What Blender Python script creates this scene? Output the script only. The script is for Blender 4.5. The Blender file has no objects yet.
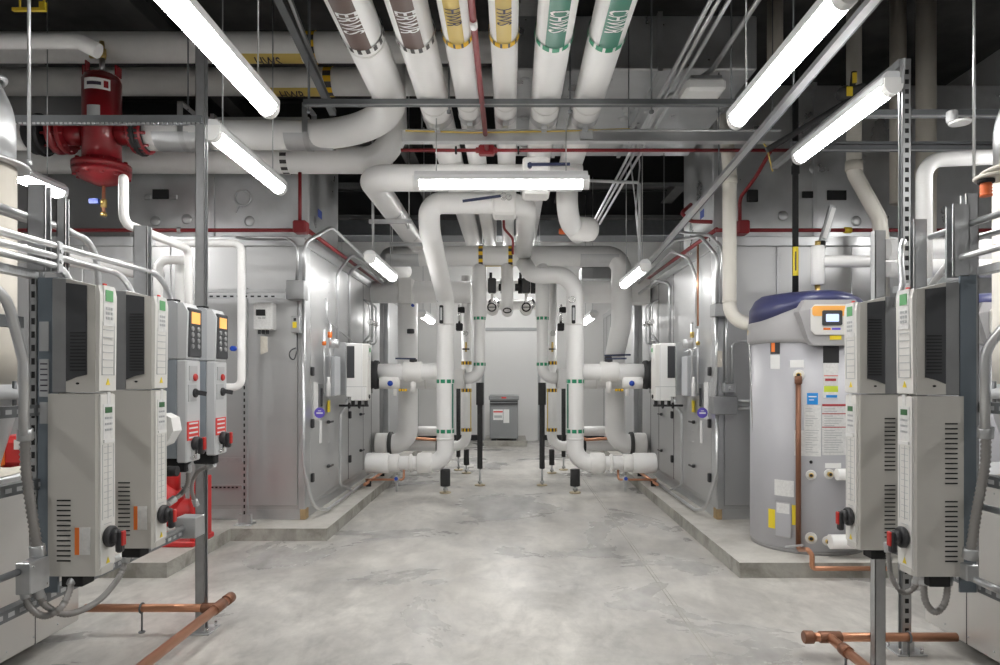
import bpy, math, random
from mathutils import Vector as V, Matrix
random.seed(7)
C = bpy.context.scene.collection
F, VX, HY, CZ = 680.0, 511.0, 378.0, 1.4
def X(px, D): return (px-VX)/F*D
def Z(py, D): return CZ-(py-HY)/F*D
def at(px, py, D): return V((X(px, D), D, Z(py, D)))
PI = math.pi
# ---------------------------------------------------------------- materials
M = {}
def mat(name, col, rough=.5, metal=0., noise=0., nscale=6., bump=0., bscale=40., emit=0., rvar=0., coat=0., stretch=None, spec=.5):
    m = bpy.data.materials.new(name); m.use_nodes = True
    nt = m.node_tree; b = nt.nodes['Principled BSDF']
    b.inputs['Base Color'].default_value = (*col, 1); b.inputs['Roughness'].default_value = rough
    b.inputs['Metallic'].default_value = metal; b.inputs['Coat Weight'].default_value = coat
    b.inputs['Specular IOR Level'].default_value = spec
    if emit:
        b.inputs['Emission Color'].default_value = (*col, 1); b.inputs['Emission Strength'].default_value = emit
    tc = nt.nodes.new('ShaderNodeTexCoord'); mp = nt.nodes.new('ShaderNodeMapping')
    geo = nt.nodes.new('ShaderNodeNewGeometry')
    nt.links.new(geo.outputs['Position'], mp.inputs['Vector'])
    if stretch: mp.inputs['Scale'].default_value = stretch
    if noise or rvar:
        n = nt.nodes.new('ShaderNodeTexNoise'); n.inputs['Scale'].default_value = nscale; n.inputs['Detail'].default_value = 6
        nt.links.new(mp.outputs['Vector'], n.inputs['Vector'])
        if noise:
            r = nt.nodes.new('ShaderNodeMapRange')
            r.inputs['From Min'].default_value = .3; r.inputs['From Max'].default_value = .7
            r.inputs['To Min'].default_value = 1-noise; r.inputs['To Max'].default_value = 1+noise*.6
            nt.links.new(n.outputs['Fac'], r.inputs['Value'])
            mx = nt.nodes.new('ShaderNodeVectorMath'); mx.operation = 'SCALE'; mx.inputs[0].default_value = col
            nt.links.new(r.outputs['Result'], mx.inputs['Scale']); nt.links.new(mx.outputs['Vector'], b.inputs['Base Color'])
        if rvar:
            r2 = nt.nodes.new('ShaderNodeMapRange'); r2.inputs['From Min'].default_value = .3; r2.inputs['From Max'].default_value = .7
            r2.inputs['To Min'].default_value = max(.04, rough-rvar); r2.inputs['To Max'].default_value = min(1, rough+rvar)
            nt.links.new(n.outputs['Fac'], r2.inputs['Value']); nt.links.new(r2.outputs['Result'], b.inputs['Roughness'])
    if bump:
        n2 = nt.nodes.new('ShaderNodeTexNoise'); n2.inputs['Scale'].default_value = bscale; n2.inputs['Detail'].default_value = 3
        nt.links.new(mp.outputs['Vector'], n2.inputs['Vector'])
        bp = nt.nodes.new('ShaderNodeBump'); bp.inputs['Strength'].default_value = bump; bp.inputs['Distance'].default_value = .02
        nt.links.new(n2.outputs['Fac'], bp.inputs['Height']); nt.links.new(bp.outputs['Normal'], b.inputs['Normal'])
    M[name] = m; return m
mat('white_jacket', (.90,.895,.885), .38, noise=.03, nscale=3, bump=.05, bscale=9)
mat('white_jacket_seam', (.80,.79,.77), .45)
mat('canvas_white', (.87,.86,.84), .7, noise=.04, nscale=8, bump=.1, bscale=30)
mat('beige_pipe', (.58,.545,.48), .5, noise=.05, nscale=5)
mat('cream_pipe', (.76,.73,.66), .42, noise=.03)
mat('galv', (.60,.61,.62), .40, .9, noise=.10, nscale=5, bump=.08, bscale=5, rvar=.10)
mat('galv_duct', (.62,.63,.64), .36, .8, noise=.16, nscale=3.2, bump=.5, bscale=3.0, rvar=.12)
mat('ahu_panel', (.545,.55,.555), .40, .72, noise=.06, nscale=1.6, rvar=.06, stretch=(1,1,.35), bump=.05, bscale=2)
mat('ahu_panel_dull', (.42,.43,.44), .45, .6, noise=.08, nscale=2, rvar=.06)
mat('box_panel', (.62,.61,.59), .42, .55, noise=.06, nscale=2.2, rvar=.08, bump=.04, bscale=3)
mat('seam_dark', (.06,.06,.06), .7)
mat('strut', (.52,.53,.54), .36, .85, noise=.08, nscale=20)
mat('strut_dark', (.20,.21,.22), .5, .6, noise=.08, nscale=12)
mat('strut_blue', (.20,.235,.27), .38, .55, noise=.06, nscale=8)
mat('slot_black', (.015,.015,.016), .8)
mat('conduit', (.66,.67,.68), .33, .85, noise=.05, nscale=8)
mat('flex', (.33,.32,.31), .42, .7)
mat('black_rubber', (.022,.022,.024), .6)
mat('black_plastic', (.03,.03,.033), .45)
mat('charcoal_vent', (.045,.047,.052), .5)
mat('insulation_black', (.035,.035,.036), .85, noise=.15, nscale=30)
mat('drive_beige', (.545,.53,.495), .42, noise=.012, nscale=4)
mat('drive_white', (.72,.71,.68), .35)
mat('drive_gray', (.44,.455,.475), .38, noise=.02)
mat('drive_gray_light', (.56,.57,.58), .35)
mat('heatsink', (.36,.365,.37), .38, .7, noise=.08, nscale=10)
mat('lcd_green', (.10,.36,.13), .3)
mat('lcd_dark_green', (.05,.15,.06), .3)
mat('lcd_orange', (.95,.42,.10), .3, emit=.35)
mat('lcd_blue', (.45,.55,.85), .3, emit=.45)
mat('red_plastic', (.50,.02,.015), .4)
mat('red_paint', (.27,.012,.018), .32, coat=.4, noise=.08)
mat('red_paint_bright', (.55,.03,.03), .4, noise=.06)
mat('red_pipe', (.20,.010,.014), .4)
mat('label_white', (.80,.80,.79), .5)
mat('label_paper', (.72,.72,.71), .6, noise=.10, nscale=60)
mat('drive_blue', (.30,.335,.37), .36, noise=.03)
mat('label_gray', (.45,.46,.47), .55)
mat('label_black', (.02,.02,.022), .5)
mat('label_red', (.70,.05,.04), .5)
mat('label_dkred', (.42,.05,.06), .5)
mat('label_orange', (.85,.20,.03), .5)
mat('orange_panel', (.93,.45,.10), .45)
mat('label_yellow', (.85,.66,.03), .5)
mat('label_lime', (.60,.72,.06), .5)
mat('label_blue', (.02,.28,.75), .5)
mat('label_navy', (.05,.10,.45), .5)
mat('label_purple', (.14,.10,.55), .5)
mat('band_brown', (.135,.088,.075), .5)
mat('band_yellow', (.66,.49,.13), .5)
mat('ring_yellow', (.85,.52,.01), .5)
mat('band_green', (.055,.21,.15), .45)
mat('ring_green', (.02,.28,.14), .45)
mat('ring_dark', (.05,.045,.045), .5)
mat('ring_white', (.80,.80,.78), .5)
mat('text_white', (.85,.85,.84), .5)
mat('text_dark', (.04,.03,.05), .5)
mat('navy_lid', (.045,.050,.135), .38, coat=.2)
mat('heater_gray', (.43,.43,.455), .42, noise=.015)
mat('heater_shroud', (.37,.365,.37), .45)
mat('copper', (.62,.31,.19), .34, .85, noise=.06, nscale=4)
mat('copper_dull', (.24,.11,.065), .42, .5, noise=.08, nscale=5)
mat('brass', (.62,.45,.16), .35, .85)
mat('foot_metal', (.52,.44,.30), .5, .5)
mat('blue_handle', (.01,.06,.42), .4)
mat('navy_lever', (.035,.045,.10), .4)
mat('gauge_face', (.62,.62,.60), .4)
mat('chrome', (.75,.75,.75), .2, .95)
mat('wall_paint', (.84,.84,.825), .7, noise=.02, nscale=2)
mat('door_paint', (.87,.87,.86), .5)
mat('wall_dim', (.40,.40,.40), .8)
mat('ceiling_dark', (.085,.083,.081), .95, noise=.3, nscale=4)
mat('beam_black', (.035,.035,.036), .8)
mat('deck_gray', (.085,.083,.082), .9, noise=.15, nscale=5)
mat('lamp', (1.0,.985,.96), .5, emit=24)
mat('lamp_soft', (1.0,.985,.96), .5, emit=15)
mat('lamp_body', (.70,.71,.72), .4)
mat('yellow_paint', (.70,.50,.03), .5)
mat('orange_paint', (.70,.14,.03), .5)
mat('transformer_gray', (.27,.28,.285), .5, .2)
mat('cloth', (.70,.66,.58), .9, noise=.1, nscale=20, bump=.5, bscale=16)
mat('plywood', (.42,.30,.16), .7, noise=.2, nscale=12)
def concrete(name, base, dark, rough, sc, stain=0):
    m = bpy.data.materials.new(name); m.use_nodes = True; nt = m.node_tree; N = nt.nodes; L = nt.links
    b = N['Principled BSDF']; g = N.new('ShaderNodeNewGeometry')
    def noise(scale, detail=8, rough_=.6, dist=0):
        n = N.new('ShaderNodeTexNoise'); n.inputs['Scale'].default_value = scale; n.inputs['Detail'].default_value = detail
        n.inputs['Roughness'].default_value = rough_; n.inputs['Distortion'].default_value = dist
        L.new(g.outputs['Position'], n.inputs['Vector']); return n
    n1 = noise(sc, 8, .62, .6); n2 = noise(sc*4.5, 8, .7); n3 = noise(sc*40, 3)
    r1 = N.new('ShaderNodeValToRGB'); r1.color_ramp.elements[0].position = .38; r1.color_ramp.elements[1].position = .54
    r1.color_ramp.elements[0].color = (*dark, 1); r1.color_ramp.elements[1].color = (*base, 1)
    L.new(n1.outputs['Fac'], r1.inputs['Fac'])
    r2 = N.new('ShaderNodeMapRange'); r2.inputs['From Min'].default_value = .3; r2.inputs['From Max'].default_value = .7
    r2.inputs['To Min'].default_value = .86; r2.inputs['To Max'].default_value = 1.08; L.new(n2.outputs['Fac'], r2.inputs['Value'])
    r3 = N.new('ShaderNodeMapRange'); r3.inputs['To Min'].default_value = .95; r3.inputs['To Max'].default_value = 1.05; L.new(n3.outputs['Fac'], r3.inputs['Value'])
    mm = N.new('ShaderNodeMath'); mm.operation = 'MULTIPLY'; L.new(r2.outputs[0], mm.inputs[0]); L.new(r3.outputs[0], mm.inputs[1])
    s = N.new('ShaderNodeVectorMath'); s.operation = 'SCALE'; L.new(r1.outputs['Color'], s.inputs[0]); L.new(mm.outputs[0], s.inputs['Scale'])
    L.new(s.outputs['Vector'], b.inputs['Base Color'])
    if stain:
        mp = N.new('ShaderNodeMapping'); mp.inputs['Scale'].default_value = (1, .55, 1); mp.inputs['Rotation'].default_value = (0, 0, .5); L.new(g.outputs['Position'], mp.inputs['Vector'])
        for scl, dst, a, b_, dk in ((1.0, .9, .40, .72, .62), (2.9, 1.2, .42, .74, .68), (10, 1.0, .45, .78, .80)):
            q = N.new('ShaderNodeTexNoise'); q.inputs['Scale'].default_value = scl; q.inputs['Detail'].default_value = 6; q.inputs['Roughness'].default_value = .6; q.inputs['Distortion'].default_value = dst
            L.new(mp.outputs['Vector'], q.inputs['Vector']); rm = N.new('ShaderNodeMapRange'); rm.inputs['From Min'].default_value = a; rm.inputs['From Max'].default_value = b_
            rm.inputs['To Min'].default_value = 1; rm.inputs['To Max'].default_value = dk; L.new(q.outputs['Fac'], rm.inputs['Value'])
            m2 = N.new('ShaderNodeMath'); m2.operation = 'MULTIPLY'; L.new(mm.outputs[0], m2.inputs[0]); L.new(rm.outputs[0], m2.inputs[1]); mm = m2
        L.new(mm.outputs[0], s.inputs['Scale'])
    rr = N.new('ShaderNodeMapRange'); rr.inputs['From Min'].default_value = .3; rr.inputs['From Max'].default_value = .7
    rr.inputs['To Min'].default_value = rough-.12; rr.inputs['To Max'].default_value = rough+.15
    L.new(n1.outputs['Fac'], rr.inputs['Value']); L.new(rr.outputs[0], b.inputs['Roughness'])
    bp = N.new('ShaderNodeBump'); bp.inputs['Strength'].default_value = .12; bp.inputs['Distance'].default_value = .01
    L.new(n2.outputs['Fac'], bp.inputs['Height']); L.new(bp.outputs['Normal'], b.inputs['Normal'])
    M[name] = m
concrete('floor_concrete', (.66,.64,.60), (.50,.49,.475), .30, .75, 1)
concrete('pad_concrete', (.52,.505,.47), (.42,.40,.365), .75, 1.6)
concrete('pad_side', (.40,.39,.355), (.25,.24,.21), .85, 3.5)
# ---------------------------------------------------------------- mesh builder
class MB:
    def __init__(s): s.v = []; s.f = []; s.mi = []; s.sm = []; s.cur = 0
    def m(s, i): s.cur = i; return s
    def add(s, vs, fs, smooth=False):
        o = len(s.v); s.v += [V(p) for p in vs]
        for q in fs: s.f.append([i+o for i in q]); s.mi.append(s.cur); s.sm.append(smooth)
        return s
    def box(s, x0, x1, y0, y1, z0, z1, b=0.0):
        if x0 > x1: x0, x1 = x1, x0
        if y0 > y1: y0, y1 = y1, y0
        if z0 > z1: z0, z1 = z1, z0
        b = min(b, (x1-x0)*.49, (y1-y0)*.49, (z1-z0)*.49)
        if b <= 0:
            vs = [(x, y, z) for x in (x0, x1) for y in (y0, y1) for z in (z0, z1)]
            return s.add(vs, [(0,1,3,2),(4,6,7,5),(0,4,5,1),(2,3,7,6),(0,2,6,4),(1,5,7,3)])
        # chamfered box: each corner gives three verts
        vs = []; idx = {}
        for i, x in enumerate((x0, x1)):
            for j, y in enumerate((y0, y1)):
                for k, z in enumerate((z0, z1)):
                    sx = b if i == 0 else -b; sy = b if j == 0 else -b; sz = b if k == 0 else -b
                    idx[i,j,k,0] = len(vs); vs.append((x, y+sy, z+sz))
                    idx[i,j,k,1] = len(vs); vs.append((x+sx, y, z+sz))
                    idx[i,j,k,2] = len(vs); vs.append((x+sx, y+sy, z))
        I = idx; fs = []
        for i in (0,1): fs.append([I[i,0,0,0], I[i,0,1,0], I[i,1,1,0], I[i,1,0,0]])
        for j in (0,1): fs.append([I[0,j,0,1], I[0,j,1,1], I[1,j,1,1], I[1,j,0,1]])
        for k in (0,1): fs.append([I[0,0,k,2], I[0,1,k,2], I[1,1,k,2], I[1,0,k,2]])
        for i in (0,1):
            for j in (0,1): fs.append([I[i,j,0,0], I[i,j,1,0], I[i,j,1,1], I[i,j,0,1]])
        for i in (0,1):
            for k in (0,1): fs.append([I[i,0,k,0], I[i,1,k,0], I[i,1,k,2], I[i,0,k,2]])
        for j in (0,1):
            for k in (0,1): fs.append([I[0,j,k,1], I[1,j,k,1], I[1,j,k,2], I[0,j,k,2]])
        for i in (0,1):
            for j in (0,1):
                for k in (0,1): fs.append([I[i,j,k,0], I[i,j,k,1], I[i,j,k,2]])
        cen = V(((x0+x1)/2, (y0+y1)/2, (z0+z1)/2)); out = []
        for f in fs:
            p = [V(vs[q]) for q in f]; n = (p[1]-p[0]).cross(p[2]-p[0]); c = sum(p, V((0,0,0)))/len(p)
            out.append(f if n.dot(c-cen) > 0 else f[::-1])
        return s.add(vs, out)
    def obox(s, p0, p1, w, h, up=(0,0,1)):
        """bar from p0 to p1, w wide (side), h high"""
        p0 = V(p0); p1 = V(p1); d = (p1-p0).normalized(); up = V(up)
        if abs(d.dot(up)) > .98: up = V((1,0,0))
        sd = d.cross(up).normalized(); u = sd.cross(d).normalized()
        vs = [p+sd*a*w/2+u*b*h/2 for p in (p0, p1) for a in (-1, 1) for b in (-1, 1)]
        return s.add(vs, [(0,1,3,2),(4,6,7,5),(0,4,5,1),(2,3,7,6),(0,2,6,4),(1,5,7,3)])
    def rings(s, rings, smooth=True, caps=True, closed=False):
        n = len(rings[0]); o = len(s.v)
        for r in rings: s.v += [V(p) for p in r]
        m = len(rings); rng = m if closed else m-1
        for i in range(rng):
            a = o+i*n; b = o+((i+1) % m)*n
            for j in range(n):
                k = (j+1) % n
                s.f.append([a+j, a+k, b+k, b+j]); s.mi.append(s.cur); s.sm.append(smooth)
        if caps and not closed:
            s.f.append([o+j for j in range(n)][::-1]); s.mi.append(s.cur); s.sm.append(False)
            s.f.append([o+(m-1)*n+j for j in range(n)]); s.mi.append(s.cur); s.sm.append(False)
        return s
    def lathe(s, p, axis, prof, seg=24, smooth=True, caps=True):
        """prof = [(t along axis, radius)...]; sharp corners: repeat a point"""
        p = V(p); a = V(axis).normalized(); u = a.orthogonal().normalized(); w = a.cross(u)
        rs = []
        for t, r in prof:
            rs.append([p+a*t+(u*math.cos(2*PI*k/seg)+w*math.sin(2*PI*k/seg))*max(r, 1e-5) for k in range(seg)])
        return s.rings(rs, smooth, caps)
    def cyl(s, p0, p1, r, seg=20, r1=None):
        p0 = V(p0); p1 = V(p1); L = (p1-p0).length; r1 = r if r1 is None else r1
        return s.lathe(p0, p1-p0, [(0, r), (L, r1)], seg)
    def disc_edge(s, p0, p1, r, seg=24, b=.006):
        p0 = V(p0); p1 = V(p1); L = (p1-p0).length
        return s.lathe(p0, p1-p0, [(0, r-b), (b, r), (L-b, r), (L, r-b)], seg)
    def sphere(s, c, r, seg=16, sc=(1,1,1)):
        c = V(c); rs = []
        n = seg//2
        for i in range(n+1):
            t = PI*i/n; rr = max(math.sin(t), 1e-4)*r
            rs.append([c+V((rr*math.cos(2*PI*k/seg)*sc[0], rr*math.sin(2*PI*k/seg)*sc[1], -r*math.cos(t)*sc[2])) for k in range(seg)])
        return s.rings(rs, True, False)
    def tube(s, path, r, bend=.1, seg=18, caps=True, cs=8, rmod=None):
        pts = [V(p) for p in path]; out = [pts[0]]
        for i in range(1, len(pts)-1):
            a = pts[i-1]-pts[i]; b = pts[i+1]-pts[i]
            la, lb = a.length, b.length; a.normalize(); b.normalize()
            ang = a.angle(b)
            if ang > PI-.02: out.append(pts[i]); continue
            half = ang/2; d = min(bend/math.tan(half), la*.49 if i > 1 else la*.98, lb*.49 if i < len(pts)-2 else lb*.98)
            R = d*math.tan(half); ca = pts[i]+(a+b).normalized()*(R/math.sin(half))
            s0 = pts[i]+a*d-ca; s1 = pts[i]+b*d-ca; tot = s0.angle(s1); ax = s0.cross(s1).normalized()
            for k in range(cs+1): out.append(ca+Matrix.Rotation(tot*k/cs, 3, ax) @ s0)
        out.append(pts[-1])
        o2 = [out[0]]
        for p in out[1:]:
            if (p-o2[-1]).length > 1e-5: o2.append(p)
        out = o2
        rs = []; t = (out[1]-out[0]).normalized(); u = t.orthogonal().normalized()
        for i, p in enumerate(out):
            if i == 0: t2 = t
            elif i == len(out)-1: t2 = (out[i]-out[i-1]).normalized()
            else: t2 = ((out[i]-out[i-1]).normalized()+(out[i+1]-out[i]).normalized()).normalized()
            q = t.rotation_difference(t2); u = (q @ u); u = (u-t2*u.dot(t2)).normalized(); t = t2; w = t.cross(u)
            rr = rmod(i) if rmod else r
            rs.append([p+(u*math.cos(2*PI*k/seg)+w*math.sin(2*PI*k/seg))*rr for k in range(seg)])
        return s.rings(rs, True, caps)
    def torus(s, c, axis, R, r, seg=24, rs=8):
        c = V(c); a = V(axis).normalized(); u = a.orthogonal().normalized(); w = a.cross(u); ri = []
        for i in range(seg):
            d = u*math.cos(2*PI*i/seg)+w*math.sin(2*PI*i/seg)
            ri.append([c+d*(R+r*math.cos(2*PI*k/rs))+a*r*math.sin(2*PI*k/rs) for k in range(rs)])
        return s.rings(ri, True, False, closed=True)
    def prism(s, poly, ax, lo, hi):
        """poly in the two axes other than ax (ordered), extruded lo..hi along ax"""
        def mk(p, t):
            q = list(p); q.insert(ax, t); return V(q)
        n = len(poly); vs = [mk(p, lo) for p in poly]+[mk(p, hi) for p in poly]
        fs = [list(range(n))[::-1], list(range(n, 2*n))]+[[i, (i+1) % n, n+(i+1) % n, n+i] for i in range(n)]
        return s.add(vs, fs)
    def arcstrip(s, p, axis, r, a0, a1, up, lo, hi, n=10):
        """thin label wrapped on a pipe: axis through p, angle measured from 'up' direction"""
        a = V(axis).normalized(); u = V(up); u = (u-a*u.dot(a)).normalized(); w = a.cross(u); p = V(p)
        vs = []; fs = []
        for i in range(n+1):
            t = a0+(a1-a0)*i/n; d = (u*math.cos(t)+w*math.sin(t))*r
            vs += [p+a*lo+d, p+a*hi+d]
        for i in range(n): fs.append([2*i, 2*i+1, 2*i+3, 2*i+2])
        return s.add(vs, fs, True)
def fixnormals(me):
    import bmesh
    b = bmesh.new(); b.from_mesh(me); bmesh.ops.recalc_face_normals(b, faces=b.faces); b.to_mesh(me); b.free()
def mesh_obj(name, mb, mats, origin=V((0,0,0)), fix=True):
    me = bpy.data.meshes.new(name); o = V(origin)
    me.from_pydata([tuple(p-o) for p in mb.v], [], mb.f)
    if not isinstance(mats, (list, tuple)): mats = [mats]
    for m in mats: me.materials.append(M[m])
    me.polygons.foreach_set('material_index', [min(i, len(mats)-1) for i in mb.mi])
    me.polygons.foreach_set('use_smooth', mb.sm)
    me.update()
    if fix: fixnormals(me)
    ob = bpy.data.objects.new(name, me); C.objects.link(ob); return ob
def tags(o, label=None, cat=None, group=None, kind=None):
    if label: o['label'] = label
    if cat: o['category'] = cat
    if group: o['group'] = group
    if kind: o['kind'] = kind
    return o
def T(name, label, cat, loc=(0,0,0), group=None):
    o = bpy.data.objects.new(name, None); C.objects.link(o); o.location = loc; o.empty_display_size = .1
    return tags(o, label, cat, group)
def worig(o):
    v = V(o.location)
    while o.parent: o = o.parent; v += V(o.location)
    return v
SPLIT = {'threaded_rod', 'hinge', 'connector', 'hanger_wire', 'cable_gland', 'hanger_rod', 'cross_rail', 'foot', 'skid_foot', 'lifting_lug', 'tube', 'button', 'flange_bolt', 'cable', 'isolation_valve', 'branch_seam', 'jacket_seam', 'clip', 'beam_clamp', 'grille_opening', 'dimple', 'side_conduit', 'light_bracket', 'slot_cover', 'mount_screw', 'cover_screw', 'vent_stub'}
def islands(mb):
    par = list(range(len(mb.v)))
    def fd(i):
        while par[i] != i: par[i] = par[par[i]]; i = par[i]
        return i
    for f in mb.f:
        r = fd(f[0])
        for i in f[1:]: par[fd(i)] = r
    g = {}
    for k, f in enumerate(mb.f): g.setdefault(fd(f[0]), []).append(k)
    out = []
    for ks in g.values():
        m = MB(); mp = {}
        for k in ks:
            for i in mb.f[k]:
                if i not in mp: mp[i] = len(m.v); m.v.append(mb.v[i])
            m.f.append([mp[i] for i in mb.f[k]]); m.mi.append(mb.mi[k]); m.sm.append(mb.sm[k])
        out.append(m)
    return out
def part(name, mb, mats, parent, label=None):
    if name in SPLIT:
        for m in islands(mb): o = part1(name, m, mats, parent, label)
        return o
    return part1(name, mb, mats, parent, label)
def part1(name, mb, mats, parent, label=None):
    o = mesh_obj(name, mb, mats, worig(parent)); o.parent = parent
    if label: o['label'] = label
    return o
def base_of(mb):
    xs = [p.x for p in mb.v]; ys = [p.y for p in mb.v]; zs = [p.z for p in mb.v]
    return V(((min(xs)+max(xs))/2, (min(ys)+max(ys))/2, min(zs)))
def one(name, mb, mats, label, cat, group=None, kind=None):
    b = base_of(mb); o = mesh_obj(name, mb, mats, b); o.location = b
    return tags(o, label, cat, group, kind)
def struct(name, mb, mats, label=None):
    o = mesh_obj(name, mb, mats); o['kind'] = 'structure'
    if label: o['label'] = label
    return o
def copytree(o, off, label=None, group=None, parent=None):
    c = o.copy(); C.objects.link(c)
    if parent: c.parent = parent
    else: c.location = V(o.location)+V(off)
    if label: c['label'] = label
    if group: c['group'] = group
    for ch in list(o.children): copytree(ch, (0,0,0), parent=c)
    return c
def textmb(txt, size, p, u, v, xs=1.0, cylr=None, mb=None, align='CENTER'):
    """lettering: centre p, reading direction u, letter-up direction v; cylr = (axis point, axis, radius): v wraps round"""
    cu = bpy.data.curves.new('t', 'FONT'); cu.body = txt; cu.size = size; cu.align_x = align; cu.align_y = 'CENTER'; cu.resolution_u = 2; cu.offset = size*.009
    ob = bpy.data.objects.new('t', cu); C.objects.link(ob); dg = bpy.context.evaluated_depsgraph_get()
    me = bpy.data.meshes.new_from_object(ob.evaluated_get(dg))
    bpy.data.objects.remove(ob); bpy.data.curves.remove(cu)
    import bmesh
    b = bmesh.new(); b.from_mesh(me)
    if cylr:
        bmesh.ops.triangulate(b, faces=b.faces)
        for _ in range(2): bmesh.ops.subdivide_edges(b, edges=[e for e in b.edges if e.calc_length() > size*.18], cuts=1, use_grid_fill=False)
        bmesh.ops.triangulate(b, faces=b.faces)
    mb = mb or MB(); p = V(p); u = V(u).normalized(); v = V(v).normalized(); n = u.cross(v); vs = []
    for q in b.verts:
        x, y = q.co.x*xs, q.co.y
        if cylr:
            t = y/cylr; vs.append(p+u*x+v*math.sin(t)*cylr-n*(1-math.cos(t))*cylr)
        else: vs.append(p+u*x+v*y)
    mb.add(vs, [[q.index for q in f.verts] for f in b.faces]); b.free(); bpy.data.meshes.remove(me)
    return mb
def plate(mb, p, u, v, w, h):
    """thin sheet standing 0: rectangle centred p with sides u, v (thickness 1.5 mm towards u x v)"""
    p = V(p); u = V(u).normalized()*w/2; v = V(v).normalized()*h/2; n = u.cross(v).normalized()*.0015
    vs = [p+a*u+b*v+c*n for c in (0, 1) for a, b in ((-1,-1),(1,-1),(1,1),(-1,1))]
    return mb.add(vs, [(3,2,1,0),(4,5,6,7),(0,1,5,4),(1,2,6,5),(2,3,7,6),(3,0,4,7)])
EXPO = 1.08
# ================================================================ the room
RX, RB, RH = 5.2, 15.3, 4.9
struct('floor', MB().box(-RX, RX, -4, RB, -.1, 0).m(1).box(.996, 1.003, -4, 9.4, 0, .0006).box(1.022, 1.026, -4, 9.4, 0, .0005).box(-1.55, 1.58, 9.6, 9.606, 0, .0006), ['floor_concrete', 'pad_side'])
struct('ceiling', MB().box(-RX, RX, -4, RB, RH, RH+.1), 'ceiling_dark')
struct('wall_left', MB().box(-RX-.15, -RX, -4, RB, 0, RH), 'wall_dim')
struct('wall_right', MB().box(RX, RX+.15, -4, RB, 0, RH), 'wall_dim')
struct('wall_back', MB().box(-RX, RX, RB, RB+.15, 0, RH), 'wall_paint')
struct('wall_behind', MB().box(-RX, RX, -4.15, -4, 0, RH), 'wall_paint')
struct('baseboard_back', MB().box(-RX, -.62, RB-.015, RB, 0, .12).box(.62, RX, RB-.015, RB, 0, .12), 'black_rubber')
m = MB()
m.box(-.60, .60, RB-.03, RB-.004, 0, 2.46)
d = struct('door_1', m, 'door_paint')
f = MB().box(-.66, -.60, RB-.05, RB-.002, 0, 2.52, .004).box(.60, .66, RB-.05, RB-.002, 0, 2.52, .004).box(-.66, .66, RB-.05, RB-.002, 2.46, 2.53, .004)
part('door_frame', f, 'label_gray', d)
k = 0
for y in (1.6, 3.2, 4.75, 8.6, 10.6, 12.7):
    k += 1
    struct('trim_%d' % k, MB().box(-RX, RX, y, y+.025, 4.42, RH).box(-RX, RX, y-.09, y+.115, 4.42, 4.445).box(-RX, RX, y-.09, y+.115, RH-.03, RH-.005), 'beam_black', 'black steel ceiling beam')
for x in (-3.4, -1.5, .9, 2.9):
    k += 1
    struct('trim_%d' % k, MB().box(x-.1, x+.1, -4, RB, 4.66, 4.68).box(x-.01, x+.01, -4, RB, 4.68, RH), 'deck_gray', 'dark gray steel joist')
# concrete pads
def pad(poly, lab):
    m = MB(); n = len(poly); z = .107
    m.m(0).add([(x, y, z) for x, y in poly], [list(range(n))])
    m.m(1)
    for i in range(n):
        a, b = poly[i], poly[(i+1) % n]
        m.add([(a[0], a[1], 0), (b[0], b[1], 0), (b[0], b[1], z), (a[0], a[1], z)], [(0, 1, 2, 3)])
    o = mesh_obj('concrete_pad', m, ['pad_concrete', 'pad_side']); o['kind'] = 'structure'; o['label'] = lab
    bv = o.modifiers.new('b', 'BEVEL'); bv.width = .008; bv.segments = 2
pad([(-5.2, 4.76), (-2.41, 4.76), (-2.41, 5.84), (-1.58, 5.84), (-1.58, 9.5), (-5.2, 9.5)], 'low concrete equipment pad along the left side')
pad([(1.60, 4.76), (5.2, 4.76), (5.2, 9.5), (1.60, 9.5)], 'low concrete equipment pad along the right side')
pad([(-5.2, 10.3), (-1.7, 10.3), (-1.7, 14), (-5.2, 14)], 'far left concrete equipment pad')
pad([(1.7, 10.3), (5.2, 10.3), (5.2, 14), (1.7, 14)], 'far right concrete equipment pad')
pad([(-.55, 13.9), (.32, 13.9), (.32, 15.28), (-.55, 15.28)], 'small concrete pad under the transformer')
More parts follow.
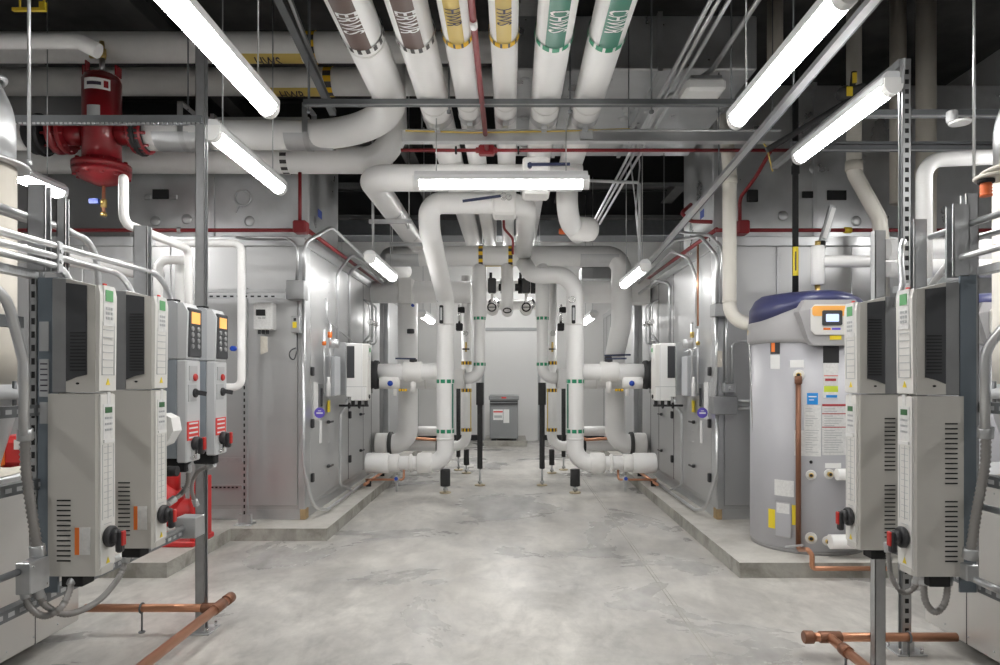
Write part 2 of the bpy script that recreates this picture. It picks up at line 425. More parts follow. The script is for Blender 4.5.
# ================================================================ air handlers
def ahu(side, y0, y1, lab, near=True):
    s = side; xf = 1.88; xb = 4.75
    t = T('air_handler', lab, 'air handler', (s*3.2, (y0+y1)/2, .107))
    b = MB().box(s*xf+s*.012, s*xb, y0+.012, y1, .2, 2.66)
    part('cabinet', b, 'ahu_panel', t)
    r = MB().box(s*(xf+.01), s*xb, y0+.01, y1, .108, .2)
    part('base_rail', r, 'galv', t)
    # panel flats and seams on the aisle face, each panel proud of the cabinet
    cuts = [y0, y0+.17, y0+1.66, y0+2.45, y0+2.95, y1]
    for a, c in zip(cuts, cuts[1:]):
        if c-a < .3:
            part('corner_post', MB().box(s*(xf-.004), s*(xf+.05), a, c-.006, .205, 2.65, .006), 'galv', t); continue
        p = MB().box(s*xf, s*(xf+.03), a+.006, c-.006, .235, 2.60, .008)
        q = part('access_panel', p, 'ahu_panel', t)
        sm = MB().box(s*(xf-.002), s*(xf+.01), c-.010, c+.002, .235, 2.60)
        part('seam', sm, 'seam_dark', t)
        if near and a < y0+2:
            h = MB()
            for z in (.42, .93, 1.42): h.box(s*(xf-.028), s*xf, a+.004, a+.05, z, z+.085, .006)
            part('hinge', h, 'black_plastic', q)
            for z in (.5, .95):
                l = MB().disc_edge((s*xf, a+.58, z), (s*(xf-.03), a+.58, z), .018, 12).obox((s*(xf-.034), a+.56, z), (s*(xf-.034), a+.69, z), .012, .018)
                part('latch_handle', l, 'black_plastic', q)
    # near end face: vertical panels with rivets
    xs = [xf+.06, 2.42, 3.1, 3.9, xb]
    for a, c in zip(xs, xs[1:]):
        part('end_panel', MB().box(s*(a+.004), s*(c-.004), y0-.006, y0+.02, .235, 2.60, .005), 'ahu_panel', t)
    rv = MB()
    for i in range(21):
        z = .3+i*.11
        for x in (xf+.03, 2.42+.03): rv.sphere((s*x, y0-.004, z), .008, 8)
        rv.sphere((s*xf, y0+.10, z), .007, 8); rv.sphere((s*xf, y0+.82, z), .007, 8)
    part('rivet_pattern', rv, 'galv', t)
    part('top_rail', MB().box(s*(xf-.012), s*xb, y0-.014, y1, 2.60, 2.69, .006), 'galv', t)
    part('corner_post', MB().box(s*(xf-.006), s*(xf+.06), y0-.012, y0+.03, .2, 2.60, .006), 'galv', t)
    w = MB().box(s*(xf-.004), s*(xf+.04), y0-.012, y0+.02, .112, .205).box(s*(xf-.008), s*(xf+.01), y0+.0, y0+.09, .112, .205)
    part('skid_block', w, 'plywood', t)
    return t
AL = ahu(-1, 6.2, 9.75, 'large galvanised sheet metal air handler on the left pad')
AR = ahu(1, 6.2, 9.75, 'large galvanised sheet metal air handler on the right pad')
ahu(-1, 10.4, 13.8, 'farther air handler cabinet at the back left, behind the white risers', False)
ahu(1, 10.4, 13.8, 'farther air handler cabinet at the back right, behind the white risers', False)
# ducts over the air handlers
def duct(name, lab, x0, x1, y0, y1, z0, z1, m_='galv_duct', seams=(), damper=None, coll=None):
    t = T(name, lab, 'duct', ((x0+x1)/2, (y0+y1)/2, z0))
    part('duct_body', MB().box(x0, x1, y0, y1, z0, z1, .01), m_, t)
    for a in seams:
        part('seam_flange', MB().box(a-.018, a+.018, y0-.02, y1+.0, z0-.02, z1+.02), 'galv', t)
    return t
dl = duct('supply_duct', 'dull galvanised rectangular duct above the left air handler', -3.65, -1.93, 6.5, 7.6, 2.72, 3.9, seams=(-2.85,))
part('access_hatch', MB().torus((-2.56, 6.49, 3.12), (0,1,0), .075, .012).obox((-2.60, 6.485, 3.04), (-2.63, 6.485, 2.98), .02, .02), 'galv', dl)
part('grille_opening', MB().box(-3.42, -3.27, 6.485, 6.5, 3.11, 3.20).m(1).box(-3.5, -3.43, 6.48, 6.5, 3.10, 3.15, .01).box(-3.26, -3.18, 6.48, 6.5, 3.10, 3.15, .01), ['slot_black', 'galv'], dl)
lp = MB()
for (x, z) in ((-3.4, 2.9), (-3.1, 2.92), (-2.5, 2.9)): lp.sphere((x, 6.5, z), .05, 14, (1, .25, 1))
part('dimple_pattern', lp, 'galv', dl)
part('blue_tag', plate(MB(), (-1.925, 6.85, 3.05), (0, 1, 0), (0, 0, 1), .14, .08), 'label_navy', dl)
dr = duct('supply_duct', 'dull galvanised rectangular duct above the right air handler and water heater', 1.93, 5.0, 6.5, 7.6, 2.72, 4.2, seams=(2.9,))
part('grille_opening', MB().box(2.25, 2.36, 6.485, 6.5, 3.08, 3.20, .01).box(3.02, 3.20, 6.485, 6.5, 3.10, 3.19).box(2.78, 2.88, 6.48, 6.5, 3.12, 3.18), 'slot_black', dr)
part('blue_tag', plate(MB(), (1.925, 6.85, 3.05), (0, -1, 0), (0, 0, 1), .14, .08), 'label_navy', dr)
lp = MB()
for (x, z) in ((2.6, 2.95), (2.9, 3.4), (3.3, 2.9), (3.35, 3.5)): lp.sphere((x, 6.5, z), .05, 14, (1, .25, 1))
part('dimple_pattern', lp, 'galv', dr)
dt = duct('transfer_duct', 'wide shiny galvanised duct crossing under the ceiling behind the chilled water pipes', -.15, 1.9, 5.25, 7.3, 3.78, 4.2, seams=(.45, 1.15))
lp = MB()
for i in range(16): lp.sphere((random.uniform(0, 1.8), random.uniform(5.3, 7.1), 3.78), random.uniform(.03, .06), 12, (1, 1, .3))
part('dimple_pattern', lp, 'galv', dt)
duct('added_dark_duct', 'dark duct added under the ceiling as a dark backdrop far behind the header pipes', -4.5, 4.5, 12.9, 13.5, 4.1, 4.4, 'strut_dark')  # invented duct, put in to darken the top of the back wall
# ================================================================ fluorescent lights
def light(x, y0, y1, z, lab, w=.115, along='y', rods=True, group=None, rodtop=4.4, px=None):
    """strip fixture: white body above, rounded glowing diffuser below; z = bottom of the diffuser"""
    if along == 'y': ax = V((0,1,0)); sd = V((1,0,0)); a = V((x, y0, 0)); L = y1-y0
    else: ax = V((1,0,0)); sd = V((0,-1,0)); a = V((y0, x, 0)); L = y1-y0
    t = T('strip_light', lab, 'light', tuple(a+ax*L/2+V((0,0,z))), group)
    def extr(prof, lo, hi):
        rs = [[a+ax*l+sd*p+V((0,0,z+q)) for p, q in prof] for l in (lo, hi)]
        return rs
    hw = w*1.12; n = 10; soft = lab.startswith(('strip light halfway', 'small far', 'far crosswise')); dif = [(w/2*math.cos(PI+PI*i/n), .05+.05*math.sin(PI+PI*i/n)) for i in range(n+1)]
    m_ = MB(); m_.rings(extr(dif, .03, L-.03), True, True); part('diffuser', m_, 'lamp_soft' if soft else 'lamp', t)
    body = [(-hw/2, .05), (-hw/2, .085), (-w*.3, .118), (w*.3, .118), (hw/2, .085), (hw/2, .05)]
    m_ = MB(); m_.rings(extr(body, 0, L), False, True); part('housing', m_, 'lamp_body', t)
    cap = [(w/2*1.03*math.cos(PI+PI*i/n), .052+.058*math.sin(PI+PI*i/n)) for i in range(n+1)]+[(w/2*1.03, .08), (-w/2*1.03, .08)]
    for lo, hi in ((-.012, .035), (L-.035, L+.012)):
        m_ = MB(); m_.rings(extr(cap, lo, hi), False, True); part('end_cap', m_, 'label_white', t)
    if rods:
        m_ = MB()
        for q in (.15, L-.15):
            p = a+ax*q+V((0,0,z+.11)); m_.cyl(p, (p.x, p.y, rodtop), .004, 6)
        part('hanger_wire', m_, 'strut', t)
    return t
light(-1.235, 2.27, 3.47, 2.73, 'longest bright strip light at the upper left, reaching out of the top edge', .10)
light(-1.675, 3.80, 4.93, 2.73, 'strip light over the left drives, right beside the tall strut post', .095)
light(1.20, 2.42, 3.62, 2.73, 'large bright strip light at upper right, beside the long diagonal rail', .095)
light(1.95, 3.47, 4.60, 2.85, 'strip light hung under the strut arm above the white drives on the right', .095, rods=False)
light(4.82, -.68, .54, 2.742, 'strip light hung crosswise in the middle under the white header pipe', .10, 'x', rodtop=3.24)
light(-1.30, 6.26, 7.48, 2.46, 'strip light halfway down the aisle on the left, above the air handler door', .10, rodtop=4.6)
light(1.276, 6.46, 7.68, 2.41, 'strip light halfway down the aisle on the right, over the flexible cord', .10, rodtop=4.6)
light(-1.30, 9.9, 11.1, 2.28, 'small far strip light glimpsed behind the left risers', .12)
light(1.22, 10.0, 11.3, 2.28, 'small far strip light glimpsed behind the right risers', .12)
light(-3.6, 4.21, 5.43, 2.83, 'strip light at the left edge behind the conduit bundle', .12)
for x, y, z, lab in ((-3.6, 1.2, 2.95, 'added fill strip light out of view above the left housing'), (3.6, 1.2, 2.95, 'added fill strip light out of view above the right housing'),  # unseen side lamps, added as fill light
        (-1.3, -1.4, 2.8, 'added fill strip light behind the camera on the left'), (1.3, -1.4, 2.8, 'added fill strip light behind the camera on the right'),  # extra lamps put in behind the view to lift the brightness
        (3.9, 4.0, 2.95, 'added fill strip light over the second water heater'), (-3.3, 12.2, 3.1, 'added fill strip light above the far left cabinet'), (3.3, 12.2, 3.1, 'added fill strip light above the far right cabinet')):  # made-up lamps brightening the heater bay and the far cabinets
    light(x, y, y+1.22, z, lab, .14)
light(12.0, -.61, .61, 3.50, 'hidden strip light added above the cross header to brighten the far end', .14, 'x')  # added lamp, hidden by the header, lights the far end
light(14.2, -.61, .61, 3.86, 'far crosswise strip light added to brighten the back wall', .14, 'x')  # added lamp that only serves to brighten the back wall
light(10.9, -.61, .61, 3.32, 'crosswise strip light added as fill just behind the yellow ringed header', .14, 'x')  # another added fill lamp, kept out of sight by the header
# ================================================================ overhead mains
PZ = 3.4
def ringband(parent, p, axis, r, cols, n=12, w=.035, name='ring_band', duty=.5):
    a = V(axis).normalized(); u = a.orthogonal().normalized(); m_ = MB()
    for k in range(n*2):
        m_.m(k % 2); q0 = 2*PI*(k//2)/n; q1 = 2*PI*duty/n; lo_, hi_ = (q0, q0+q1) if k % 2 == 0 else (q0+q1, q0+2*PI/n); m_.arcstrip(p, a, r+.0045, lo_, hi_, u, -w/2, w/2, 3)
    part(name, m_, cols, parent)
def seams(parent, path_pts, axis, r, m_='white_jacket_seam'):
    b = MB()
    for p in path_pts:
        p = V(p); a = V(axis).normalized(); b.cyl(p-a*.012, p+a*.012, r+.0025, 28)
    part('jacket_seam', b, m_, parent)
def main_pipe(xc, r, y1, lab, txt, bandm, rc, tm, end=None, yring=3.92):
    t = T('insulated_pipe', lab, 'pipe', (xc, 3, PZ-r), 'labelled white mains running overhead towards the back')
    pth = end or [(xc, -3.9, PZ), (xc, y1, PZ)]
    part('pipe_jacket', MB().tube(pth, r, .85 if txt == 'ERWS' else .34, 32, cs=16), 'white_jacket', t)
    part('label_band', MB().arcstrip((xc, 0, PZ), (0,1,0), r+.003, -.52, .52, (0,0,-1), 1.2, yring-.01, 10), bandm, t)
    ringband(t, (xc, yring, PZ), (0,1,0), r+.003, rc, 16 if 'dark' in rc[0] else 12, .05, duty=.5 if 'dark' in rc[0] else .72)
    tb = MB(); h = r*1.42
    wid = {'ERWS': 2.55, 'ERWR': 2.6, 'HWS': 2.15, 'HWR': 2.2, 'CHWS': 2.75, 'CHWR': 2.8}[txt]*h
    part('lettering', textmb(txt, h, (xc, 3.61, PZ-r-.0065), (0,1,0), (1,0,0), (.215 if len(txt) == 4 else .165)/wid, r+.0065, tb), tm, t)
    seams(t, [(xc, 4.9 if txt != 'ERWS' else 4.0, PZ)], (0,1,0), r-.001)
    return t
main_pipe(-.86, .118, 5.6, 'thick white main with a brown ERWS band that bends left at upper middle', 'ERWS', 'band_brown', ['ring_dark', 'ring_white'], 'text_white',
          [(-.86, -3.9, PZ), (-.86, 5.6, PZ), (-2.50, 5.6, PZ)])
main_pipe(-.555, .112, 8, 'straight white main with a brown ERWR band', 'ERWR', 'band_brown', ['ring_dark', 'ring_white'], 'text_white', [(-.555, -3.9, PZ), (-.555, 10.6, PZ), (-.555, 10.6, 4.3)])
main_pipe(-.31, .084, 8, 'thinner white main with a yellow HWR band, left of the red pipe', 'HWR', 'band_yellow', ['ring_yellow', 'ring_dark'], 'text_dark', [(-.31, -3.9, PZ), (-.31, 10.6, PZ), (-.31, 10.6, 4.3)])
main_pipe(-.04, .082, 8, 'thinner white main with a yellow HWS band, right of the red pipe', 'HWS', 'band_yellow', ['ring_yellow', 'ring_dark'], 'text_dark', [(-.04, -3.9, PZ), (-.04, 10.6, PZ), (-.04, 10.6, 4.3)])
main_pipe(.25, .107, 8, 'white main with a green CHWS band', 'CHWS', 'band_green', ['ring_green', 'ring_white'], 'text_white', [(.25, -3.9, PZ), (.25, 10.6, PZ), (.25, 10.6, 4.3)])
main_pipe(.557, .107, 8, 'rightmost white main with a green CHWR band', 'CHWR', 'band_green', ['ring_green', 'ring_white'], 'text_white', [(.557, -3.9, PZ), (.557, 6.75, PZ), (.557, 6.75, 2.98), (.72, 7.25, 2.94)])
# saddles where the mains rest on the tray
for xc, r in ((-.555, .112), (-.31, .084), (-.04, .082), (.25, .107), (.557, .107)):
    one('pipe_saddle', MB().arcstrip((xc, 5.12, PZ), (0,1,0), r+.006, -1.3, 1.3, (0,0,-1), -.07, .04, 14).box(xc-.02, xc+.02, 5.09, 5.16, PZ-r-.03, PZ-r-.004),
        'conduit', 'half-round metal saddle under the %s main on the cable tray' % {-.555: 'ERWR', -.31: 'HWR', -.04: 'HWS', .25: 'CHWS', .557: 'CHWR'}[xc], 'bracket', 'metal saddles under the mains')
# second elbowed pipe behind ERWS
t = T('insulated_pipe', 'thick white pipe turning left just behind and below the ERWS bend', 'pipe', (-1.9, 6.25, 3.2))
part('pipe_jacket', MB().tube([(-1.06, 5.95, 4.3), (-1.06, 6.25, 3.40), (-4.6, 6.25, 3.40)], .12, .3, 28, cs=12), 'white_jacket', t)
ringband(t, (X(287, 6.25), 6.25, 3.40), (1,0,0), .122, ['ring_dark', 'ring_white'], 12, .06)
# ERWS tail: sleeve, flanges, hot water header pipes
t = T('insulated_pipe', 'white pipe continuing left of the red separator to the big elbow', 'pipe', (-4.1, 5.6, 3.28))
part('pipe_jacket', MB().cyl((-4.9, 5.6, 3.4), (-3.95, 5.6, 3.4), .12, 28), 'white_jacket', t)
part('coupling', MB().disc_edge((-3.95, 5.6, 3.4), (-3.82, 5.6, 3.4), .155, 26, .02).m(1).disc_edge((-3.87, 5.6, 3.4), (-3.84, 5.6, 3.4), .17, 26), ['black_rubber', 'slot_black'], t)
t = T('insulated_pipe', 'white pipe sleeve between the red separator and the ERWS bend', 'pipe', (-2.75, 5.6, 3.28))
part('pipe_jacket', MB().cyl((-2.98, 5.6, 3.4), (-2.49, 5.6, 3.4), .125, 28), 'white_jacket', t)
part('shield', MB().arcstrip((-2.6, 5.6, 3.4), (1,0,0), .13, -1.2, 1.2, (0,-.25,-1), -.3, .0, 12), 'galv', t, 'shiny metal insulation shield')
part('coupling', MB().disc_edge((-3.10, 5.6, 3.4), (-2.98, 5.6, 3.4), .155, 26, .02).m(1).disc_edge((-3.06, 5.6, 3.4), (-3.03, 5.6, 3.4), .17, 26), ['black_rubber', 'slot_black'], t)
def hanger(px, y, z, r, top, lab):
    x = px; t = T('clevis_hanger', lab, 'pipe hanger', (x, y, z-r), 'clevis hangers on the pipes at upper left')
    m_ = MB(); w = .022
    for s_ in (-1, 1): m_.obox((x, y+s_*(r+.012), z), (x, y+s_*.03, z+r+.12), .005, .045, (1,0,0)) if False else m_.box(x-w, x+w, y+s_*(r+.008), y+s_*(r+.014), z-.02, z+r+.1)
    m_.arcstrip((x, y, z), (1,0,0), r+.01, -1.6, 1.6, (0,0,-1), -w, w, 16)
    m_.box(x-w, x+w, y-r-.014, y+r+.014, z+r+.09, z+r+.1)
    part('strap', m_, 'strut', t)
    part('rod', MB().cyl((x, y, z+r+.08), (x, y, top), .006, 8).disc_edge((x, y, z+r+.10), (x, y, z+r+.12), .014, 6, .002), 'strut_dark', t)
    part('shield', MB().arcstrip((x, y, z), (1,0,0), r+.004, -1.1, 1.1, (0,-.3,-1), -.18, .2, 12), 'galv', t)
hanger(-1.66, 5.6, 3.4, .118, 4.9, 'clevis strap and shiny shield around the ERWS pipe, beside the small dark strut')
hanger(-2.66, 5.6, 3.4, .125, 4.9, 'clevis strap around the pipe just left of the tall strut post')
# hot water headers crossing up high at left
def hws(y, z, r, lab, txt, x0, x1, xt, xr, xe):
    t = T('insulated_pipe', lab, 'pipe', (-2.5, y, z-r))
    part('pipe_jacket', MB().tube([(-5.1, y, z), (xe, y, z), (xe, y, 4.85)], r, .2, 26), 'canvas_white', t)
    part('label_band', MB().arcstrip((0, y, z), (1,0,0), r+.003, -.75, .35, (0,0,-1), x0, x1, 12), 'band_yellow', t)
    ringband(t, (xr, y, z), (1,0,0), r+.003, ['ring_yellow', 'ring_dark'], 8, .075)
    # letters face the camera from low on the pipe
    a = .02; n = V((0, -math.sin(a), -math.cos(a))); v = V((0, -math.cos(a), math.sin(a)))
    part('lettering', textmb(txt, .165, V((xt, y, z))+n*(r+.006), (1,0,0), v, .60, r+.006), 'text_dark', t)
    return t
hws(5.72, 4.18, .122, 'high white pipe with a yellow HWS band crossing at upper left', 'HWS', X(225, 5.72), X(303, 5.72), X(269, 5.72), X(313, 5.72), .2)
hws(6.38, 4.18, .126, 'high white pipe with a yellow HWR band crossing behind the HWS pipe', 'HWR', X(255, 6.38), X(325, 6.38), X(293, 6.38), X(330, 6.38), .1)
# small white pipe at the upper left, capped near the separator valve
t = T('insulated_pipe', 'small white pipe with a blunt end above the red separator', 'pipe', (-3.9, 4.95, 3.9))
part('pipe_jacket', MB().tube([(-5.0, 4.95, 3.85), (X(78, 4.95), 4.95, Z(41, 4.95)), (X(97, 4.95), 4.97, Z(50, 4.95))], .055, .1, 18), 'white_jacket', t)
# ---- red air separator
cx, cy, cz = X(102, 5.6), 5.6, 3.4
t = T('air_separator', 'dark red cylindrical air separator tank with flanged bottom, hanging at upper left', 'tank', (cx, cy, 3.0))
part('tank_body', MB().lathe((cx, cy, 3.14), (0,0,1), [(0, .145), (.70, .145), (.70, .145), (.735, .13), (.76, .09), (.77, .01)], 32), 'red_paint', t)
part('bottom_flange', MB().lathe((cx, cy, 3.0), (0,0,1), [(-.02, .03), (.0, .09), (.03, .16), (.06, .18), (.06, .21), (.10, .22), (.10, .205), (.115, .205), (.115, .22), (.155, .22), (.155, .15), (.2, .145)], 32), 'red_paint', t)
bm_ = MB()
for k in range(12):
    a = 2*PI*k/12; p = V((cx+.195*math.cos(a), cy+.195*math.sin(a), 3.045)); bm_.cyl(p, p+V((0,0,.13)), .016, 6)
part('flange_bolt', bm_, 'red_paint', t)
for s_ in (-1, 1):
    nz = MB().cyl((cx+s_*.14, cy, cz), (cx+s_*.33, cy, cz), .085, 20).disc_edge((cx+s_*.27, cy, cz), (cx+s_*.305, cy, cz), .155, 24)
    nz.lathe((cx+s_*.32, cy, cz), (s_, 0, 0), [(0, .12), (.02, .155), (.06, .155), (.07, .11)], 24)
    for k in range(8):
        a = 2*PI*k/8+.2; nz.cyl((cx+s_*.25, cy+.13*math.cos(a), cz+.13*math.sin(a)), (cx+s_*.42, cy+.13*math.cos(a), cz+.13*math.sin(a)), .012, 6)
    part('side_nozzle', nz, 'red_paint', t)
pl = MB().arcstrip((cx, cy, 3.77), (0,0,1), .147, -.45, .95, (0,-1,0), -.045, .045, 10)
pl.m(1).arcstrip((cx, cy, 3.77), (0,0,1), .148, -.25, .5, (0,-1,0), -.014, .014, 8).m(2).arcstrip((cx, cy, 3.77), (0,0,1), .148, .62, .85, (0,-1,0), -.028, .028, 4)
part('name_plate', pl, ['label_white', 'text_dark', 'red_paint'], t)
part('rating_plate', MB().arcstrip((cx, cy, 3.55), (0,0,1), .147, -.25, .45, (0,-1,0), -.045, .045, 8), 'label_gray', t)
part('lifting_lug', MB().box(cx-.14, cx-.128, cy-.04, cy+.04, 3.88, 3.96).box(cx+.128, cx+.14, cy-.04, cy+.04, 3.88, 3.96).box(cx-.06, cx-.05, cy-.13, cy-.08, 3.88, 3.96), 'red_paint', t)
part('vent_valve', MB().cyl((cx, cy, 3.91), (cx, cy, 4.03), .022, 12).m(1).lathe((cx, cy, 4.03), (0,0,1), [(0, .03), (.03, .034), (.08, .03), (.085, .02), (.14, .02)], 14).obox((cx-.1, cy, 4.05), (cx, cy, 4.05), .02, .03), ['conduit', 'brass'], t)
dv = MB().cyl((cx+.02, cy-.01, 2.73), (cx+.02, cy-.01, 3.0), .014, 10).m(1).disc_edge((cx+.02, cy-.01, 2.80), (cx+.02, cy-.01, 2.87), .024, 12).disc_edge((cx+.02, cy-.01, 2.73), (cx+.02, cy-.01, 2.76), .026, 8).cyl((cx+.02, cy-.05, 2.84), (cx+.02, cy+.02, 2.84), .013, 8)
p = part('drain_valve', dv, ['copper', 'brass'], t)
part('lever', MB().obox((cx+.01, cy-.06, 2.84), (cx-.065, cy-.06, 2.84), .03, .04), 'blue_handle', p, 'blue lever')
# ---- the white header pipe below the mains, behind the centre light
t = T('insulated_pipe', 'white header pipe crossing behind the middle strip light, its left end turning away', 'pipe', (-.3, 5.95, 3.0))
part('pipe_jacket', MB().tube([(-1.235, 9.9, 3.15), (-1.235, 5.95, 3.15), (.62, 5.95, 3.15)], .115, .16, 28), 'white_jacket', t)
vb = MB().box(.10, .335, 5.82, 6.08, 2.98, 3.30, .02)
p = part('valve_box', vb, 'canvas_white', t)
part('valve_lever', MB().cyl((.16, 5.82, 3.21), (.16, 5.76, 3.21), .02, 12).obox((.14, 5.77, 3.21), (.50, 5.77, 3.215), .014, .024), 'navy_lever', p)
# ---- trapeze strut and cable tray carrying the mains
t = T('trapeze_hanger', 'long dark steel strut under the mains, in front of the cable tray', 'pipe support', (0, 4.6, 3.20))
part('strut_channel', MB().box(-1.40, 1.52, 4.58, 4.621, 3.240, 3.281), 'strut_dark', t)
part('strut_lip', MB().box(-1.40, 1.52, 4.575, 4.579, 3.238, 3.245), 'strut', t)
r_ = MB()
for x in (-1.37, -.42, .40, .95, 1.49): r_.cyl((x, 4.6, 3.19), (x, 4.6, 4.42), .006, 8).disc_edge((x, 4.6, 3.19), (x, 4.6, 3.212), .016, 6, .002)
part('threaded_rod', r_, 'strut_dark', t)
t = T('cable_tray', 'silver cable tray with bundled wires crossing behind the dark strut', 'cable tray', (0, 5.3, 3.2))
tr = MB().box(-.83, 2.05, 5.17, 5.18, 3.205, 3.285).box(-.83, 2.05, 5.23, 5.24, 3.205, 3.285).box(-.83, 2.05, 5.17, 5.24, 3.20, 3.208).box(-.83, 2.05, 5.155, 5.175, 3.197, 3.212).box(-.83, 2.05, 5.155, 5.175, 3.278, 3.288)
part('tray_frame', tr, 'conduit', t)
wr = MB(); wr.tube([(-.82, 5.195, 3.225), (.2, 5.20, 3.228), (1.2, 5.195, 3.225), (2.04, 5.20, 3.225)], .012, .3, 8).tube([(-.82, 5.215, 3.25), (.5, 5.21, 3.252), (2.04, 5.215, 3.25)], .010, .3, 8)
part('cable', wr, 'label_white', t)
wr = MB().tube([(-.80, 5.155, 3.275), (-.3, 5.16, 3.262), (.3, 5.16, 3.272), (.9, 5.16, 3.29)], .006, .3, 6)
part('yellow_cable', wr, 'band_yellow', t)
part('coupler', MB().box(.52, .62, 5.155, 5.168, 3.20, 3.29, .004), 'label_gray', t)
r_ = MB()
for x in (-.68, .9, 2.0): r_.cyl((x, 5.2, 3.2), (x, 5.2, 4.42), .005, 8)
part('threaded_rod', r_, 'strut_dark', t)
# long struts at the right, in front of the right duct
t = T('trapeze_hanger', 'thin strut crossing the upper right behind the tall post, nearer the camera', 'pipe support', (3, 4.15, 3.0))
part('strut_channel', MB().box(2.12, 5.1, 4.14, 4.18, 2.995, 3.036), 'strut_dark', t)
part('strut_lip', MB().box(2.12, 5.1, 4.134, 4.14, 2.99, 3.0), 'conduit', t)
t = T('trapeze_hanger', 'thin double strut crossing the upper right just below the nearer one', 'pipe support', (3, 5.2, 3.0))
part('strut_channel', MB().box(2.15, 5.1, 5.2, 5.24, 3.14, 3.18).box(2.15, 5.1, 5.2, 5.24, 3.19, 3.21), 'strut_dark', t)
part('strut_lip', MB().box(2.15, 5.1, 5.193, 5.2, 3.135, 3.145), 'conduit', t)
# ---- red sprinkler piping
t = T('sprinkler_pipe', 'red sprinkler pipe between the two yellow banded mains, crossing left to right in a tee', 'pipe', (-.2, 4, 3.15))
part('branch_pipe', MB().cyl((-.195, -3, 3.215), (-.195, 5.50, 3.255), .018, 14), 'red_pipe', t)
part('cross_pipe', MB().cyl((-.9, 5.56, 3.262), (2.30, 5.56, 3.262), .014, 12), 'red_pipe', t)
part('tee_fitting', MB().box(-.265, -.135, 5.52, 5.60, 3.22, 3.30, .012).disc_edge((-.29, 5.56, 3.262), (-.11, 5.56, 3.262), .024, 14), 'red_pipe', t)
part('beam_clamp', MB().torus((-.45, 5.56, 3.262), (1,0,0), .026, .009, 14, 6).torus((.06, 5.56, 3.262), (1,0,0), .026, .009, 14, 6), 'slot_black', t)
part('label_sleeve', MB().cyl((-.195, 3.50, 3.237), (-.195, 3.56, 3.237), .021, 14), 'label_white', t)
part('drop_pipe', MB().tube([(-.08, 7.5, 3.28), (-.08, 7.5, 3.05), (.02, 7.7, 2.98), (.02, 7.7, 2.80)], .014, .05, 10), 'red_pipe', t)
t = T('sprinkler_pipe', 'red sprinkler pipe with box coupling along the top of the left air handler', 'pipe', (-3, 6.1, 2.7))
part('front_pipe', MB().cyl((-4.6, 6.12, 2.73), (-1.86, 6.12, 2.73), .017, 14), 'red_pipe', t)
part('coupling_box', MB().box(-1.95, -1.83, 6.06, 6.18, 2.70, 2.81, .012), 'red_pipe', t)
part('riser_pipe', MB().cyl((-1.9, 6.12, 2.80), (-1.9, 6.12, 3.25), .016, 12), 'red_pipe', t)
part('side_pipe', MB().tube([(-1.85, 6.15, 2.745), (-1.84, 7.2, 2.735), (-1.84, 12, 2.735)], .02, .1, 12), 'red_pipe', t)
part('collar', MB().disc_edge((-3.0, 6.12, 2.73), (-2.97, 6.12, 2.73), .028, 14), 'conduit', t)
t = T('sprinkler_pipe', 'red sprinkler pipe with a red junction box along the top of the right air handler', 'pipe', (3, 6.1, 2.7))
part('front_pipe', MB().cyl((1.84, 6.12, 2.73), (5.0, 6.12, 2.73), .017, 14), 'red_pipe', t)
part('coupling_box', MB().box(2.02, 2.13, 6.05, 6.19, 2.69, 2.81, .012), 'red_pipe', t)
part('side_pipe', MB().tube([(1.86, 6.15, 2.745), (1.84, 7.2, 2.735), (1.84, 12, 2.735)], .02, .1, 12), 'red_pipe', t)
part('riser_pipe', MB().tube([(2.06, 6.12, 2.82), (2.06, 6.12, 3.02), (2.12, 5.9, 3.14), (2.12, 5.56, 3.25)], .016, .08, 12), 'red_pipe', t)
part('hose_loop', MB().tube([(1.80, 6.1, 2.80), (1.66, 6.25, 2.84), (1.60, 6.4, 2.95), (1.72, 6.5, 3.06)], .018, .1, 10), 'red_pipe', t)
part('clamp', MB().cyl((3.0, 6.12, 2.73), (3.06, 6.12, 2.73), .028, 10), 'yellow_paint', t)
# ---- long diagonal rail at the upper right
t = T('light_rail', 'long silver rail running diagonally from the upper right edge to the far aisle', 'rail', (1.64, 5, 2.9))
part('rail', MB().obox((1.60, 2.6, 3.10), (1.60, 8.4, 2.70), .045, .03).m(1).obox((1.635, 2.6, 3.115), (1.635, 8.4, 2.715), .022, .03), ['conduit', 'strut_dark'], t)
r_ = MB()
for y, z in ((3.9, 3.02), (5.3, 2.92), (7.2, 2.79)): r_.cyl((1.62, y, z), (1.62, y, 4.6), .005, 8)
part('hanger_rod', r_, 'strut_dark', t)
t = T('strut_rail', 'dark double strut slanting across the upper left in front of the HWS pipe', 'rail', (-1.4, 4, 3.5))
part('rail', MB().obox(at(268, -25, 3.9), at(333, 113, 5.3), .05, .045).m(1).obox(at(281, -25, 3.9), at(328, 98, 5.2), .02, .03), ['strut_dark', 'strut'], t)
part('hanger_rod', MB().cyl(at(310, 63, 4.7), at(310, 63, 4.7)+V((0,0,.9)), .005, 8), 'strut_dark', t)
